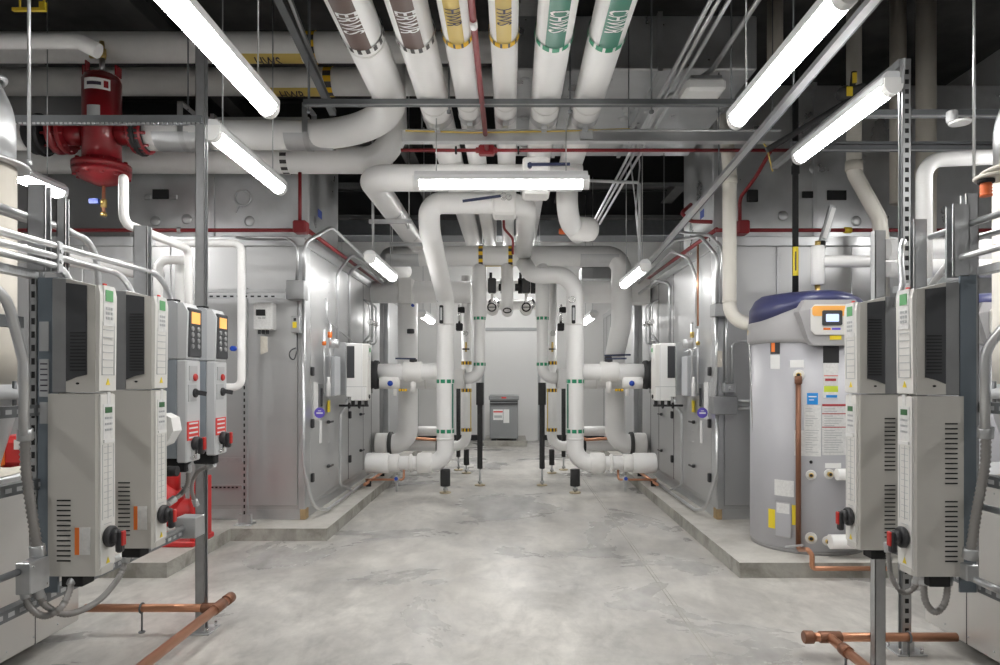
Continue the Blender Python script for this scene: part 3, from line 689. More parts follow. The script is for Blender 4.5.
# conduits and wiring near the ceiling right of the mains
def conduit(paths, r, lab, name='conduit', m_='conduit', cat='conduit', bend=.12, group=None, clamps=()):
    mb = MB()
    for p in paths: mb.tube(p, r, bend, 12)
    return one(name, mb, m_, lab, cat, group)
for i, (dx, dz) in enumerate(((0, 0), (.05, .01), (.12, .03))):
    conduit([[(1.12+dx, 1, 3.52+dz), (1.12+dx, 9.5, 3.52+dz)]], .014, ['thin silver conduit running back along the ceiling right of the mains', 'middle one of three thin conduits right of the mains', 'outer one of three thin conduits right of the mains'][i], group='thin conduits along the ceiling')
conduit([[(1.45, 1, 3.62), (1.45, 4.9, 3.62), (1.28, 5.1, 3.55), (1.15, 5.25, 3.55), (1.10, 5.9, 3.42)]], .018, 'kinked conduit dropping to the white ceiling box', bend=.08)
conduit([[(.62, 7.2, 3.5), (1.3, 7.3, 3.5), (1.38, 7.3, 3.5), (1.38, 7.3, 2.6)]], .016, 'conduit bending down to the right aisle light')
conduit([[(-1.1, 7.3, 3.0), (-1.30, 7.3, 3.45), (-1.42, 7.0, 3.45), (-1.42, 7.0, 2.62)]], .012, 'thin looped conduit above the left aisle light')
mb = MB().tube([(1.22, 6.6, 3.95), (1.16, 6.6, 3.5), (1.22, 6.6, 3.0), (1.26, 6.6, 2.52)], .007, .2, 6).tube([(1.22, 6.6, 3.95), (1.25, 6.6, 3.45), (1.21, 6.6, 3.0), (1.26, 6.6, 2.52)], .007, .2, 6)
one('power_cord', mb, 'conduit', 'pair of wavy cords hanging over the right aisle light', 'cord')
conduit([[(1.78, 5.45, 3.36), (1.90, 5.3, 3.34), (1.96, 5.2, 3.15), (2.0, 5.2, 2.98)]], .006, 'thin yellow cord curling down beside the right sprinkler end', 'cord', 'band_yellow', 'cord', .06)
t = T('sensor_module', 'white rounded box hung under the ceiling right of the green banded main', 'sensor', (X(702, 4.9), 4.9, Z(98, 4.9)))
x0 = X(702, 4.9); part('cover', MB().box(x0-.14, x0+.14, 4.78, 5.06, Z(97, 4.9), Z(84, 4.9), .022), 'label_white', t)
part('mounting_plate', MB().box(x0-.10, x0+.12, 4.82, 5.02, Z(84, 4.9), Z(80, 4.9)).cyl((x0+.05, 4.95, Z(82, 4.9)), (x0+.05, 4.95, 3.6), .02, 10), 'strut', t)
t = T('smoke_detector', 'white disc detector hanging from the strut at the upper right', 'detector', (X(960, 4.1), 4.1, Z(124, 4.1)))
x0 = X(960, 4.1); part('disc', MB().disc_edge((x0, 4.1, Z(124, 4.1)), (x0, 4.1, Z(121, 4.1)), .062, 26, .006), 'label_white', t)
part('base', MB().disc_edge((x0-.035, 4.12, Z(121, 4.1)), (x0-.035, 4.12, Z(110, 4.1)), .032, 20, .004), 'drive_gray_light', t)
# yellow hanger at top left
one('hanging_bracket', MB().box(X(14, 4.2), X(47, 4.2), 4.18, 4.2, Z(12, 4.2), Z(9, 4.2)).box(X(41, 4.2), X(47, 4.2), 4.18, 4.2, Z(9, 4.2), Z(3, 4.2)).cyl((X(20, 4.2), 4.2, Z(9, 4.2)), (X(20, 4.2), 4.2, 4.42), .006, 8).cyl((X(44, 4.2), 4.2, Z(9, 4.2)), (X(44, 4.2), 4.2, 4.42), .006, 8), 'yellow_paint', 'small yellow hanging bracket at the top left corner', 'bracket')
# pale drop pipes in the right background
for px, D, r, ztop, zb, lab in ((854, 5.9, .062, 4.88, 2.95, 'beige drop pipe that jogs sideways above the near white drives'), (926, 6.1, .082, 4.88, 2.2, 'straight beige vertical pipe right of the tall strut post')):
    x = X(px, D); t = T('vent_pipe', lab, 'pipe', (x, D, zb))
    if px == 854: pth = [(x, D, ztop), (x, D, 3.18), (x+.22, D, 2.78), (x+.24, D, 2.60), (x+.24, D, 1.9)]
    else: pth = [(x, D, ztop), (x, D, zb)]
    part('pipe', MB().tube(pth, r, .14, 22), 'beige_pipe' if px != 854 else 'cream_pipe', t)
    part('joint_collar', MB().cyl((pth[0][0], D, 3.2), (pth[0][0], D, 3.28), r+.01, 22), 'beige_pipe', t)
t = T('vent_pipe', 'thick beige pipe high behind the jogging drop pipe', 'pipe', (X(905, 6.9), 6.3, 4.3))
part('pipe', MB().cyl((X(898, 6.25), 6.25, 3.0), (X(898, 6.25), 6.25, 4.88), .07, 20), 'beige_pipe', t)
t = T('vent_pipe', 'faint beige pipe at the ceiling above the second right light', 'pipe', (X(790, 6.3), 6.3, 4.2))
part('pipe', MB().cyl((X(775, 6.2), 6.2, 4.22), (X(775, 6.2), 6.2, 4.88), .07, 20), 'beige_pipe', t)
# dark ceiling pipe across
one('overhead_pipe', MB().cyl((-5.1, 5.0, 4.2+.12), (5.1, 5.0, 4.32), .05, 14), 'beam_black', 'black pipe crossing the whole room just under the ceiling', 'pipe')
for px, D in ((184, 4.4), (262, 5.2)):
    pass
# gas valve assembly up at right
t = T('gas_valve', 'dark valve with a yellow tag above the second right strip light', 'valve', (X(850, 4.9), 4.9, 3.2))
x0 = X(850, 4.9)
part('valve_body', MB().lathe((x0-.09, 4.9, Z(96, 4.9)), (1, 0, .35), [(0, .03), (.03, .05), (.08, .05), (.11, .03), (.2, .03)], 16).cyl((x0-.6, 4.9, Z(150, 4.9)), (x0+.05, 4.9, Z(96, 4.9)), .022, 12).cyl((x0+.01, 4.9, Z(95, 4.9)), (x0+.03, 4.9, Z(72, 4.9)), .02, 10), 'beam_black', t)
part('tag', MB().box(x0-.05, x0-.01, 4.84, 4.85, Z(99, 4.9), Z(90, 4.9)).box(x0+.0, x0+.03, 4.86, 4.87, Z(85, 4.9), Z(75, 4.9)), 'yellow_paint', t)
# ================================================================ coil piping between the air handlers
def band(parent, p, axis, r, kind='green', w=.045):
    ringband(parent, p, axis, r, duty=.72 if kind == 'green' else .5, cols={'green': ['ring_green', 'ring_white'], 'yellow': ['ring_yellow', 'ring_dark']}[kind], n=9, w=w)
def bulge(parent, p0, p1, r, name='valve_cover', m_='canvas_white'):
    part(name, MB().disc_edge(p0, p1, r, 28, .012), m_, parent)
SN = {-1: 'left', 1: 'right'}
def gauge(parent, p, r=.042, stem=True):
    p = V(p); g = MB().disc_edge(p, p+V((0, -.03, 0)), r, 20, .004); g.m(1).cyl(p+V((0,-.0301,0)), p+V((0,-.032,0)), r*.84, 20)
    g.m(2).obox(p+V((0, -.034, 0)), p+V((r*.5, -.034, r*.45)), .003, .004)
    if stem: g.m(0).cyl(p, p+V((0, .08, 0)), .01, 8)
    part('dial_gauge', g, ['chrome', 'gauge_face', 'text_dark'], parent)
def riserA(s):
    X0, D, r = (.80 if s > 0 else -.80), 8.28, .105
    if s > 0: X0 = .78
    lab = {-1: 'big white green ringed riser left of the aisle, bent near the top and running right',
           1: 'big white riser with green rings at right of the aisle, bending left near the top'}[s]
    t = T('pipe_riser', lab, 'pipe', (X0, D, .26))
    if s < 0: pth = [(-.98, D, .365), (X0, D, .365), (X0, D, 2.36), (X0, 6.65, 2.86), (X0, 6.65, 3.11), (.15, 6.65, 3.11), (.17, 8.9, 3.02)]
    else: pth = [(.98, D, .365), (X0, D, .365), (X0, D, 2.66), (.26, 8.50, 2.68), (.16, 8.92, 2.93)]
    part('pipe_jacket', MB().tube(pth, r, .26, 28, cs=12), 'white_jacket', t)
    seams(t, [(X0, D, .66), (X0, D, 2.05)], (0,0,1), r)
    for z in (1.36, .755): band(t, (X0, D, z), (0,0,1), r)
    part('label_strip', MB().arcstrip((X0, D, 0), (0,0,1), r+.003, -.16, .16, (-s, -.55, 0), .79, 1.33, 4), 'band_green', t)
    # lower valve train to the cabinet
    bulge(t, (s*.96, D, .365), (s*1.14, D, .365), .125); bulge(t, (s*1.14, D, .365), (s*1.36, D, .365), .085, 'pipe_jacket', 'white_jacket')
    bulge(t, (s*1.20, D, .365), (s*1.24, D, .365), .11, 'flange'); bulge(t, (s*1.36, D, .365), (s*1.48, D, .365), .11); bulge(t, (s*1.48, D, .365), (s*1.76, D, .365), .124, 'coupling_cover', 'white_jacket')
    part('drain_pipe', MB().tube([(s*1.30, D-.02, .29), (s*1.30, D-.05, .17), (s*1.76, D-.05, .17)], .014, .03, 10), 'copper', t)
    v = part('drain_valve', MB().disc_edge((s*1.38, D-.1, .17), (s*1.38, D-.02, .17), .03, 14).cyl((s*1.38, D-.06, .03), (s*1.38, D-.06, .22), .016, 10), 'galv', t)
    part('valve_knob', MB().disc_edge((s*1.38, D-.12, .19), (s*1.38, D-.10, .19), .022, 12, .004), 'blue_handle', v, 'blue knob')
    # upper branch A
    a = 8.36
    part('branch_pipe', MB().cyl((s*.8, a-.03, 1.475), (s*1.66, a, 1.475), .10, 26), 'white_jacket', t)
    bulge(t, (s*1.09, a, 1.475), (s*1.32, a, 1.475), .128)
    part('rubber_connector', MB().lathe((s*1.62, a, 1.44), (s, 0, 0), [(0, .10), (.01, .175), (.05, .18), (.07, .165), (.10, .18), (.13, .165), (.16, .18), (.19, .175), (.24, .175)], 28), 'black_rubber', t, 'black rubber bellows connector')
    v = part('strainer_cover', MB().lathe((s*1.36, a-.05, 1.345), (s, 0, 0), [(0, .03), (.01, .075), (.16, .08), (.24, .075), (.25, .03)], 18), 'canvas_white', t)
    part('valve_knob', MB().lathe((s*1.46, a-.13, 1.335), (0, -1, 0), [(0, .03), (.015, .034), (.022, .02), (.03, .008)], 16), 'blue_handle', v, 'round blue knob')
    part('vent_stub', MB().cyl((s*1.20, a-.02, 1.22), (s*1.20, a-.02, 1.36), .032, 14).cyl((s*1.42, a-.04, 1.18), (s*1.42, a-.04, 1.28), .022, 14), 'canvas_white', t)
    part('label_tag', MB().m(0).box(s*1.26, s*1.36, a-.13, a-.125, 1.24, 1.27).m(1).box(s*1.29, s*1.30, a-.132, a-.13, 1.24, 1.27).box(s*1.32, s*1.33, a-.132, a-.13, 1.24, 1.27), ['ring_yellow', 'ring_dark'], t)
    part('balancing_valve', MB().cyl((s*1.2, a, 1.58), (s*1.2, a, 1.63), .05, 14).m(1).obox((s*1.17, a, 1.635), (s*1.42, a, 1.64), .02, .02), ['black_plastic', 'navy_lever'], t)
    gauge(t, (X0-.05*1, D-.11, 2.34))
    th = part('thermometer', MB().box(X0-.055, X0-.01, D-.17, D-.14, 2.05, 2.27, .008).m(1).box(X0-.045, X0-.02, D-.173, D-.17, 2.09, 2.24).m(0).cyl((X0-.03, D-.15, 2.2), (X0-.03, D-.08, 2.2), .01, 8), ['slot_black', 'label_gray'], t)
    if s < 0:
        gauge(t, (-.02, 6.52, 3.13), .03)
        part('valve_box', MB().box(-.18, .05, 6.52, 6.78, 2.97, 3.24, .02), 'canvas_white', t)
        part('valve_lever', MB().obox((-.46, 6.46, 3.08), (-.10, 6.46, 3.13), .014, .024).m(1).disc_edge((-.07, 6.52, 3.13), (-.07, 6.44, 3.13), .03, 12), ['navy_lever', 'chrome'], t)
riserA(-1); riserA(1)
def riser3(s):
    X0, D, r = s*.413, 8.92, .076
    t = T('pipe_riser', 'slim white green ringed pipe just %s of the doorway, turning outward at waist height' % SN[s], 'pipe', (X0, D, 1.28))
    part('pipe_jacket', MB().tube([(X0, D, 2.92), (X0, D, 1.40), (s*.66, D, 1.40)], r, .15, 24, cs=10), 'white_jacket', t)
    bulge(t, (X0, D, 2.2), (X0, D, 2.86), .092, 'pipe_cover', 'white_jacket')
    part('branch_pipe', MB().cyl((s*.60, D, 1.39), (s*1.84, D, 1.39), .13, 26), 'white_jacket', t)
    part('branch_seam', MB().cyl((s*.60, D, 1.39), (s*.62, D, 1.39), .133, 26).cyl((s*1.1, D, 1.39), (s*1.12, D, 1.39), .133, 26), 'white_jacket_seam', t)
    for z in (2.18, 1.58): band(t, (X0, D, z), (0,0,1), r, w=.04)
riser3(-1); riser3(1)
def riser4(s):
    X0, D, r = s*(.655 if s < 0 else .60), 10.0, .072
    t = T('pipe_riser', 'slim farther white pipe with yellow rings behind the %s risers' % SN[s], 'pipe', (X0, D, .3))
    part('pipe_jacket', MB().tube([(X0, D, 2.9), (X0, D, .40), (s*1.72, D, .40)], r, .16, 22, cs=10), 'white_jacket', t)
    for z in (1.22, .64): band(t, (X0, D, z), (0,0,1), r, 'yellow', .05)
    band(t, (X0+(.0), D, 1.62), (0,0,1), r, 'yellow', .05)
    part('label_strip', MB().arcstrip((X0, D, 0), (0,0,1), r+.003, -.2, .2, (-s, -.5, 0), .66, 1.2, 4), 'band_yellow', t)
    gauge(t, (X0+s*.01, D-.08, 2.05), .04)
    part('gauge_valve', MB().cyl((X0, D-.12, 1.78), (X0, D-.12, 1.92), .014, 8).m(1).obox((X0-.05, D-.13, 1.82), (X0+.05, D-.13, 1.82), .02, .02), ['brass', 'slot_black'], t)
    t = T('coil_pipe', 'short white pipe with copper ends above the low far pipe on the %s' % SN[s], 'pipe', (s*1.3, D, .55))
    part('pipe_jacket', MB().cyl((s*.95, D, .62), (s*1.45, D, .62), .07, 18), 'white_jacket', t)
    part('copper_branch', MB().tube([(s*1.0, D-.1, .55), (s*1.1, D-.1, .50), (s*1.4, D-.1, .52), (s*1.7, D-.05, .55)], .022, .04, 10), 'copper', t)
    part('coupling', MB().disc_edge((s*.93, D, .62), (s*1.0, D, .62), .085, 16).disc_edge((s*1.02, D, .40), (s*1.10, D, .40), .09, 16), 'black_rubber', t)
riser4(-1); riser4(1)
# big outer risers
t = T('pipe_riser', 'thick short white riser close to the left air handler, lit from the light behind', 'pipe', (-1.41, 9.3, .35))
part('pipe_jacket', MB().tube([(-1.84, 9.3, .50), (-1.41, 9.3, .50), (-1.41, 9.3, 2.50)], .135, .2, 28, cs=10), 'white_jacket', t)
part('flange', MB().disc_edge((-1.62, 9.3, .5), (-1.67, 9.3, .5), .165, 24).m(1).disc_edge((-1.69, 9.3, .5), (-1.84, 9.3, .5), .15, 24), ['seam_dark', 'canvas_white'], t)
part('lever_valve', MB().obox((-1.55, 9.14, .33), (-1.2, 9.14, .33), .02, .03).m(1).disc_edge((-1.25, 9.15, .27), (-1.25, 9.15, .33), .05, 12).disc_edge((-1.35, 9.15, 2.0), (-1.35, 9.15, 2.06), .05, 12), ['navy_lever', 'black_plastic'], t)
t = T('insulated_pipe', 'thick white pipe stub coming out high from the left air handler', 'pipe', (-1.4, 9.2, 2.41))
part('pipe_jacket', MB().cyl((-1.99, 9.2, 2.56), (-.55, 9.2, 2.56), .148, 28), 'white_jacket', t)
part('valve_cover', MB().box(-1.52, -1.30, 9.04, 9.36, 2.40, 2.74, .03), 'canvas_white', t)
part('valve_knob', MB().cyl((-1.3, 9.02, 2.36), (-1.3, 8.98, 2.36), .02, 12), 'blue_handle', t, 'blue knob')
t = T('insulated_pipe', 'thick white pipe stub coming out high from the right air handler', 'pipe', (1.4, 9.2, 2.41))
part('pipe_jacket', MB().cyl((.95, 9.2, 2.56), (1.6, 9.2, 2.56), .148, 28), 'white_jacket', t)
part('end_box', MB().box(1.58, 1.86, 9.05, 9.38, 2.40, 2.72, .01), 'canvas_white', t)
# the yellow banded cross pipe and its drop at right
t = T('insulated_pipe', 'white header with two yellow striped rings crossing the aisle, its right end dropping', 'pipe', (0, 8.9, 2.87))
part('pipe_jacket', MB().tube([(-1.62, 10.2, 3.0), (-1.62, 8.92, 3.0), (1.45, 8.92, 3.0), (1.45, 8.92, 2.12), (1.42, 9.3, 1.72), (1.42, 9.3, .50), (1.84, 9.3, .50)], .132, .2, 28, cs=10), 'white_jacket', t)
band(t, (X(481, 8.92), 8.92, 3.0), (1,0,0), .134, 'yellow', .055); band(t, (X(510.5, 8.92), 8.92, 3.0), (1,0,0), .134, 'yellow', .055)
part('label_strip', MB().arcstrip((0, 8.92, 3.0), (1,0,0), .136, -.25, .6, (0,0,-1), X(481, 8.92), X(510, 8.92), 6), 'band_yellow', t)
for x0, x1 in ((-1.62, -1.2), (.90, 1.40)):
    part('shield', MB().arcstrip((0, 8.92, 3.0), (1,0,0), .137, -1.6, .5, (0,0,-1), x0, x1, 14), 'conduit', t, 'metal insulation shield')
part('flange', MB().disc_edge((1.62, 9.3, .5), (1.67, 9.3, .5), .165, 24).m(1).disc_edge((1.69, 9.3, .5), (1.84, 9.3, .5), .15, 24), ['seam_dark', 'canvas_white'], t)
part('balancing_valve', MB().disc_edge((1.30, 9.1, 1.62), (1.30, 9.1, 1.69), .05, 14).m(1).obox((1.25, 9.1, 1.70), (1.6, 9.1, 1.71), .02, .025).obox((1.25, 9.14, .34), (1.6, 9.14, .34), .02, .03), ['black_plastic', 'navy_lever'], t)
# short drop in the middle of the header
t = T('insulated_pipe', 'short white drop pipe in the centre of the aisle over the doorway', 'pipe', (-.05, 8.9, 2.2))
part('pipe_jacket', MB().tube([(-.05, 8.92, 2.95), (-.05, 8.92, 2.33), (-.05, 9.5, 2.33)], .078, .09, 22), 'white_jacket', t)
part('end_ring', MB().torus((-.05, 8.865, 2.28), (0, .6, 1), .05, .008, 18, 6), 'slot_black', t)
# elbows hanging between the green banded mains
t = T('pipe_elbow', 'white elbow with a flared end hanging right of the valve box, turned to the right', 'pipe', (.75, 7.2, 2.8))
part('pipe_jacket', MB().lathe((.60, 7.0, 2.94), (1, .25, 0), [(0, .09), (.03, .12), (.10, .125), (.22, .125), (.27, .11), (.30, .07)], 24), 'canvas_white', t)
part('orange_valve', MB().disc_edge((.50, 7.1, 2.93), (.58, 7.1, 2.93), .03, 12), 'orange_paint', t)
# trapeze supports on the left header
for k, (D, z) in enumerate(((7.0, 3.0), (8.2, 3.0))):
    t = T('trapeze_hanger', ['nearer small silver trapeze under the left header pipe', 'farther small silver trapeze under the left header pipe'][k], 'pipe support', (-1.24, D, z))
    part('strut_channel', MB().box(-1.46, -1.02, D-.02, D+.02, z-.01, z+.03), 'conduit', t)
    part('threaded_rod', MB().cyl((-1.43, D, z-.06), (-1.43, D, 4.42), .006, 8).cyl((-1.05, D, z-.06), (-1.05, D, 4.42), .006, 8), 'conduit', t)
    part('pipe_clamp', MB().arcstrip((-1.235, D, 3.15), (0,1,0), .12, -2.6, 2.6, (0,0,1), -.02, .02, 18), 'conduit', t)
# pipe stands
def stand(x, D, ztop, r, zins, lab, rtop=None):
    t = T('pipe_stand', lab, 'pipe stand', (x, D, 0), 'black wrapped pipe stands in the aisle')
    b = MB().disc_edge((x, D, zins), (x, D, ztop), r, 16, .004)
    if rtop: b.disc_edge((x, D, rtop[1]), (x, D, ztop), rtop[0], 16, .004)
    part('insulated_leg', b, 'insulation_black', t)
    part('threaded_rod', MB().cyl((x, D, .012), (x, D, zins+.01), .014, 10).disc_edge((x, D, .03), (x, D, .06), .03, 6, .003), 'strut', t)
    part('foot_plate', MB().disc_edge((x, D, .0), (x, D, .014), .070, 20, .003), 'foot_metal', t)
for s, xx in ((-1, -.80), (1, .78)):
    stand(xx, 8.28, .29, .06, .085, 'short black stand under the bottom bend of the big %s riser' % SN[s])
    stand(s*.405, 8.86, 1.34, .035, .22, 'tall black stand under the slim green ringed pipe %s of the doorway' % SN[s], (.05, 1.05))
    stand(s*.80, 10.35, 1.30, .032, .2, 'tall thin far stand behind the big %s riser' % SN[s])
    stand(s*(.655 if s < 0 else .60), 10.0, .35, .04, .12, 'short far stand under the yellow ringed pipe on the %s' % SN[s])
# actuators and sensors around the middle
def actuator(x, D, z, lab, s):
    t = T('valve_actuator', lab, 'valve', (x, D, z-.2))
    part('motor_box', MB().box(x-.055, x+.055, D-.08, D+.06, z-.06, z+.14, .015), 'black_plastic', t)
    part('valve_body', MB().disc_edge((x, D-.02, z-.28), (x, D+.06, z-.28), .085, 20, .01).cyl((x, D, z-.28), (x, D, z-.04), .018, 10), 'canvas_white', t)
    part('hand_wheel', MB().torus((x, D-.09, z-.26), (0, 1, .2), .055, .009, 18, 6).obox((x-.055, D-.09, z-.26), (x+.055, D-.09, z-.26), .01, .01), 'slot_black', t)
    part('side_coupling', MB().disc_edge((x-.09*s, D, z+.02), (x-.15*s, D, z+.02), .05, 14), 'slot_black', t)
actuator(X(492, 9.3), 9.3, 2.62, 'black valve actuator hanging left of the centre drop pipe', -1)
actuator(X(526, 9.3), 9.3, 2.62, 'black valve actuator hanging right of the centre drop pipe', 1)
for s in (-1, 1):
    x = s*.69 if s < 0 else .665; D = 9.1
    t = T('flow_sensor', 'black and chrome sensor beside the upper part of the big %s riser' % SN[s], 'sensor', (x, D, 2.05))
    part('sensor_box', MB().box(x-.045, x+.045, D-.06, D+.03, 2.03, 2.13, .01).box(x-.02, x+.07, D-.04, D+.02, 2.27, 2.35, .01), 'slot_black', t)
    part('sensor_stem', MB().cyl((x, D-.02, 2.12), (x, D-.02, 2.38), .018, 10), 'chrome', t)
one('damper_box', MB().box(X(580, 10.6), X(614, 10.6), 10.4, 10.8, Z(281, 10.6), Z(269, 10.6), .01).box(X(612, 10.6), X(622, 10.6), 10.5, 10.7, Z(279, 10.6), Z(272, 10.6), .01), 'galv', 'small galvanised box duct behind the cross header on the right', 'duct')
t = T('insulated_pipe', 'small white crosswise pipe with black couplings glimpsed behind the centre drop', 'pipe', (0, 10.2, 2.6))
part('pipe_jacket', MB().cyl((-.62, 10.2, 2.78), (.62, 10.2, 2.78), .085, 20), 'white_jacket', t)
for x in (-.30, -.12, .14, .33): part('coupling', MB().disc_edge((x-.035, 10.2, 2.78), (x+.035, 10.2, 2.78), .115, 18).box(x-.02, x+.02, 10.05, 10.12, 2.86, 2.96), 'slot_black', t)
t = T('insulated_pipe', 'lower small white crosswise pipe glimpsed behind the centre drop', 'pipe', (0, 10.4, 2.4))
part('pipe_jacket', MB().cyl((-.62, 10.4, 2.52), (.62, 10.4, 2.52), .075, 20), 'canvas_white', t)
part('valve_body', MB().lathe((-.26, 10.32, 2.52), (0, -1, 0), [(0, .09), (.05, .09), (.08, .05), (.14, .05)], 18).lathe((.28, 10.32, 2.52), (0, -1, 0), [(0, .09), (.05, .09), (.08, .05), (.14, .05)], 18), 'chrome', t)
# thin items around the connectors on both cabinets
for s in (-1, 1):
    t = T('control_tubing', 'cluster of small silver tubes and dark valves on the %s cabinet above the rubber connector' % SN[s], 'tubing', (s*1.8, 8.7, 1.7))
    m_ = MB()
    for k in range(3): m_.tube([(s*1.84, 8.5+.18*k, 2.38), (s*1.76, 8.5+.18*k, 2.32), (s*1.76, 8.5+.18*k, 1.95-.06*k), (s*1.84, 8.5+.18*k, 1.85)], .014, .04, 8)
    m_.cyl((s*1.82, 8.9, 1.2), (s*1.82, 8.9, 2.3), .016, 8)
    part('tube', m_, 'conduit', t)
    m_ = MB()
    for k in range(3): m_.disc_edge((s*1.76, 8.46+.18*k, 2.1), (s*1.76, 8.54+.18*k, 2.1), .035, 12)
    part('isolation_valve', m_, 'chrome', t)
    t = T('condensate_pipe', 'low copper drain pipe running along the pad past the %s bottom valves' % SN[s], 'pipe', (s*1.6, 8.9, .107))
    part('pipe', MB().tube([(s*1.7, 7.9, .16), (s*1.7, 8.9, .155), (s*1.7, 9.3, .15)], .018, .05, 10), 'copper', t)
    part('clip', MB().box(s*1.7-.03, s*1.7+.03, 8.1, 8.13, .107, .17).box(s*1.7-.03, s*1.7+.03, 8.95, 8.98, .107, .17), 'slot_black', t)
# ---- transformer at the back wall
x0, x1, D, z0, z1 = X(490, 14.2), X(518, 14.2), 14.2, Z(437, 14.2), Z(395, 14.2)
t = T('transformer', 'grey floor standing transformer cabinet in front of the back wall', 'transformer', ((x0+x1)/2, 14.4, .107))
part('cabinet', MB().box(x0, x1, 14.0, 14.6, .15, z1-.08, .01), 'transformer_gray', t)
part('top_cover', MB().box(x0-.02, x1+.02, 13.97, 14.63, z1-.10, z1, .015).m(1).box(x0+.01, x1-.01, 13.965, 13.98, z1-.19, z1-.165).box(x0+.01, x1-.01, 13.99, 14.0, z1-.135, z1-.12), ['transformer_gray', 'slot_black'], t)
part('skid_foot', MB().box(x0+.03, x0+.13, 14.03, 14.57, .107, .155).box(x1-.13, x1-.03, 14.03, 14.57, .107, .155), 'black_plastic', t)
lb = plate(MB(), ((x0+x1)/2-.12, 13.998, z1-.40), (1,0,0), (0,0,1), .20, .22); plate(lb, ((x0+x1)/2+.05, 13.998, z1-.43), (1,0,0), (0,0,1), .12, .28)
lb.m(1); plate(lb, ((x0+x1)/2-.12, 13.996, z1-.34), (1,0,0), (0,0,1), .19, .03); lb.m(2); plate(lb, ((x0+x1)/2-.12, 13.996, z1-.44), (1,0,0), (0,0,1), .16, .05)
part('warning_label', lb, ['label_white', 'label_red', 'label_gray'], t)
part('red_badge', plate(MB(), ((x0+x1)/2, 13.968, z1-.05), (1,0,0), (0,0,1), .10, .03), 'label_red', t)
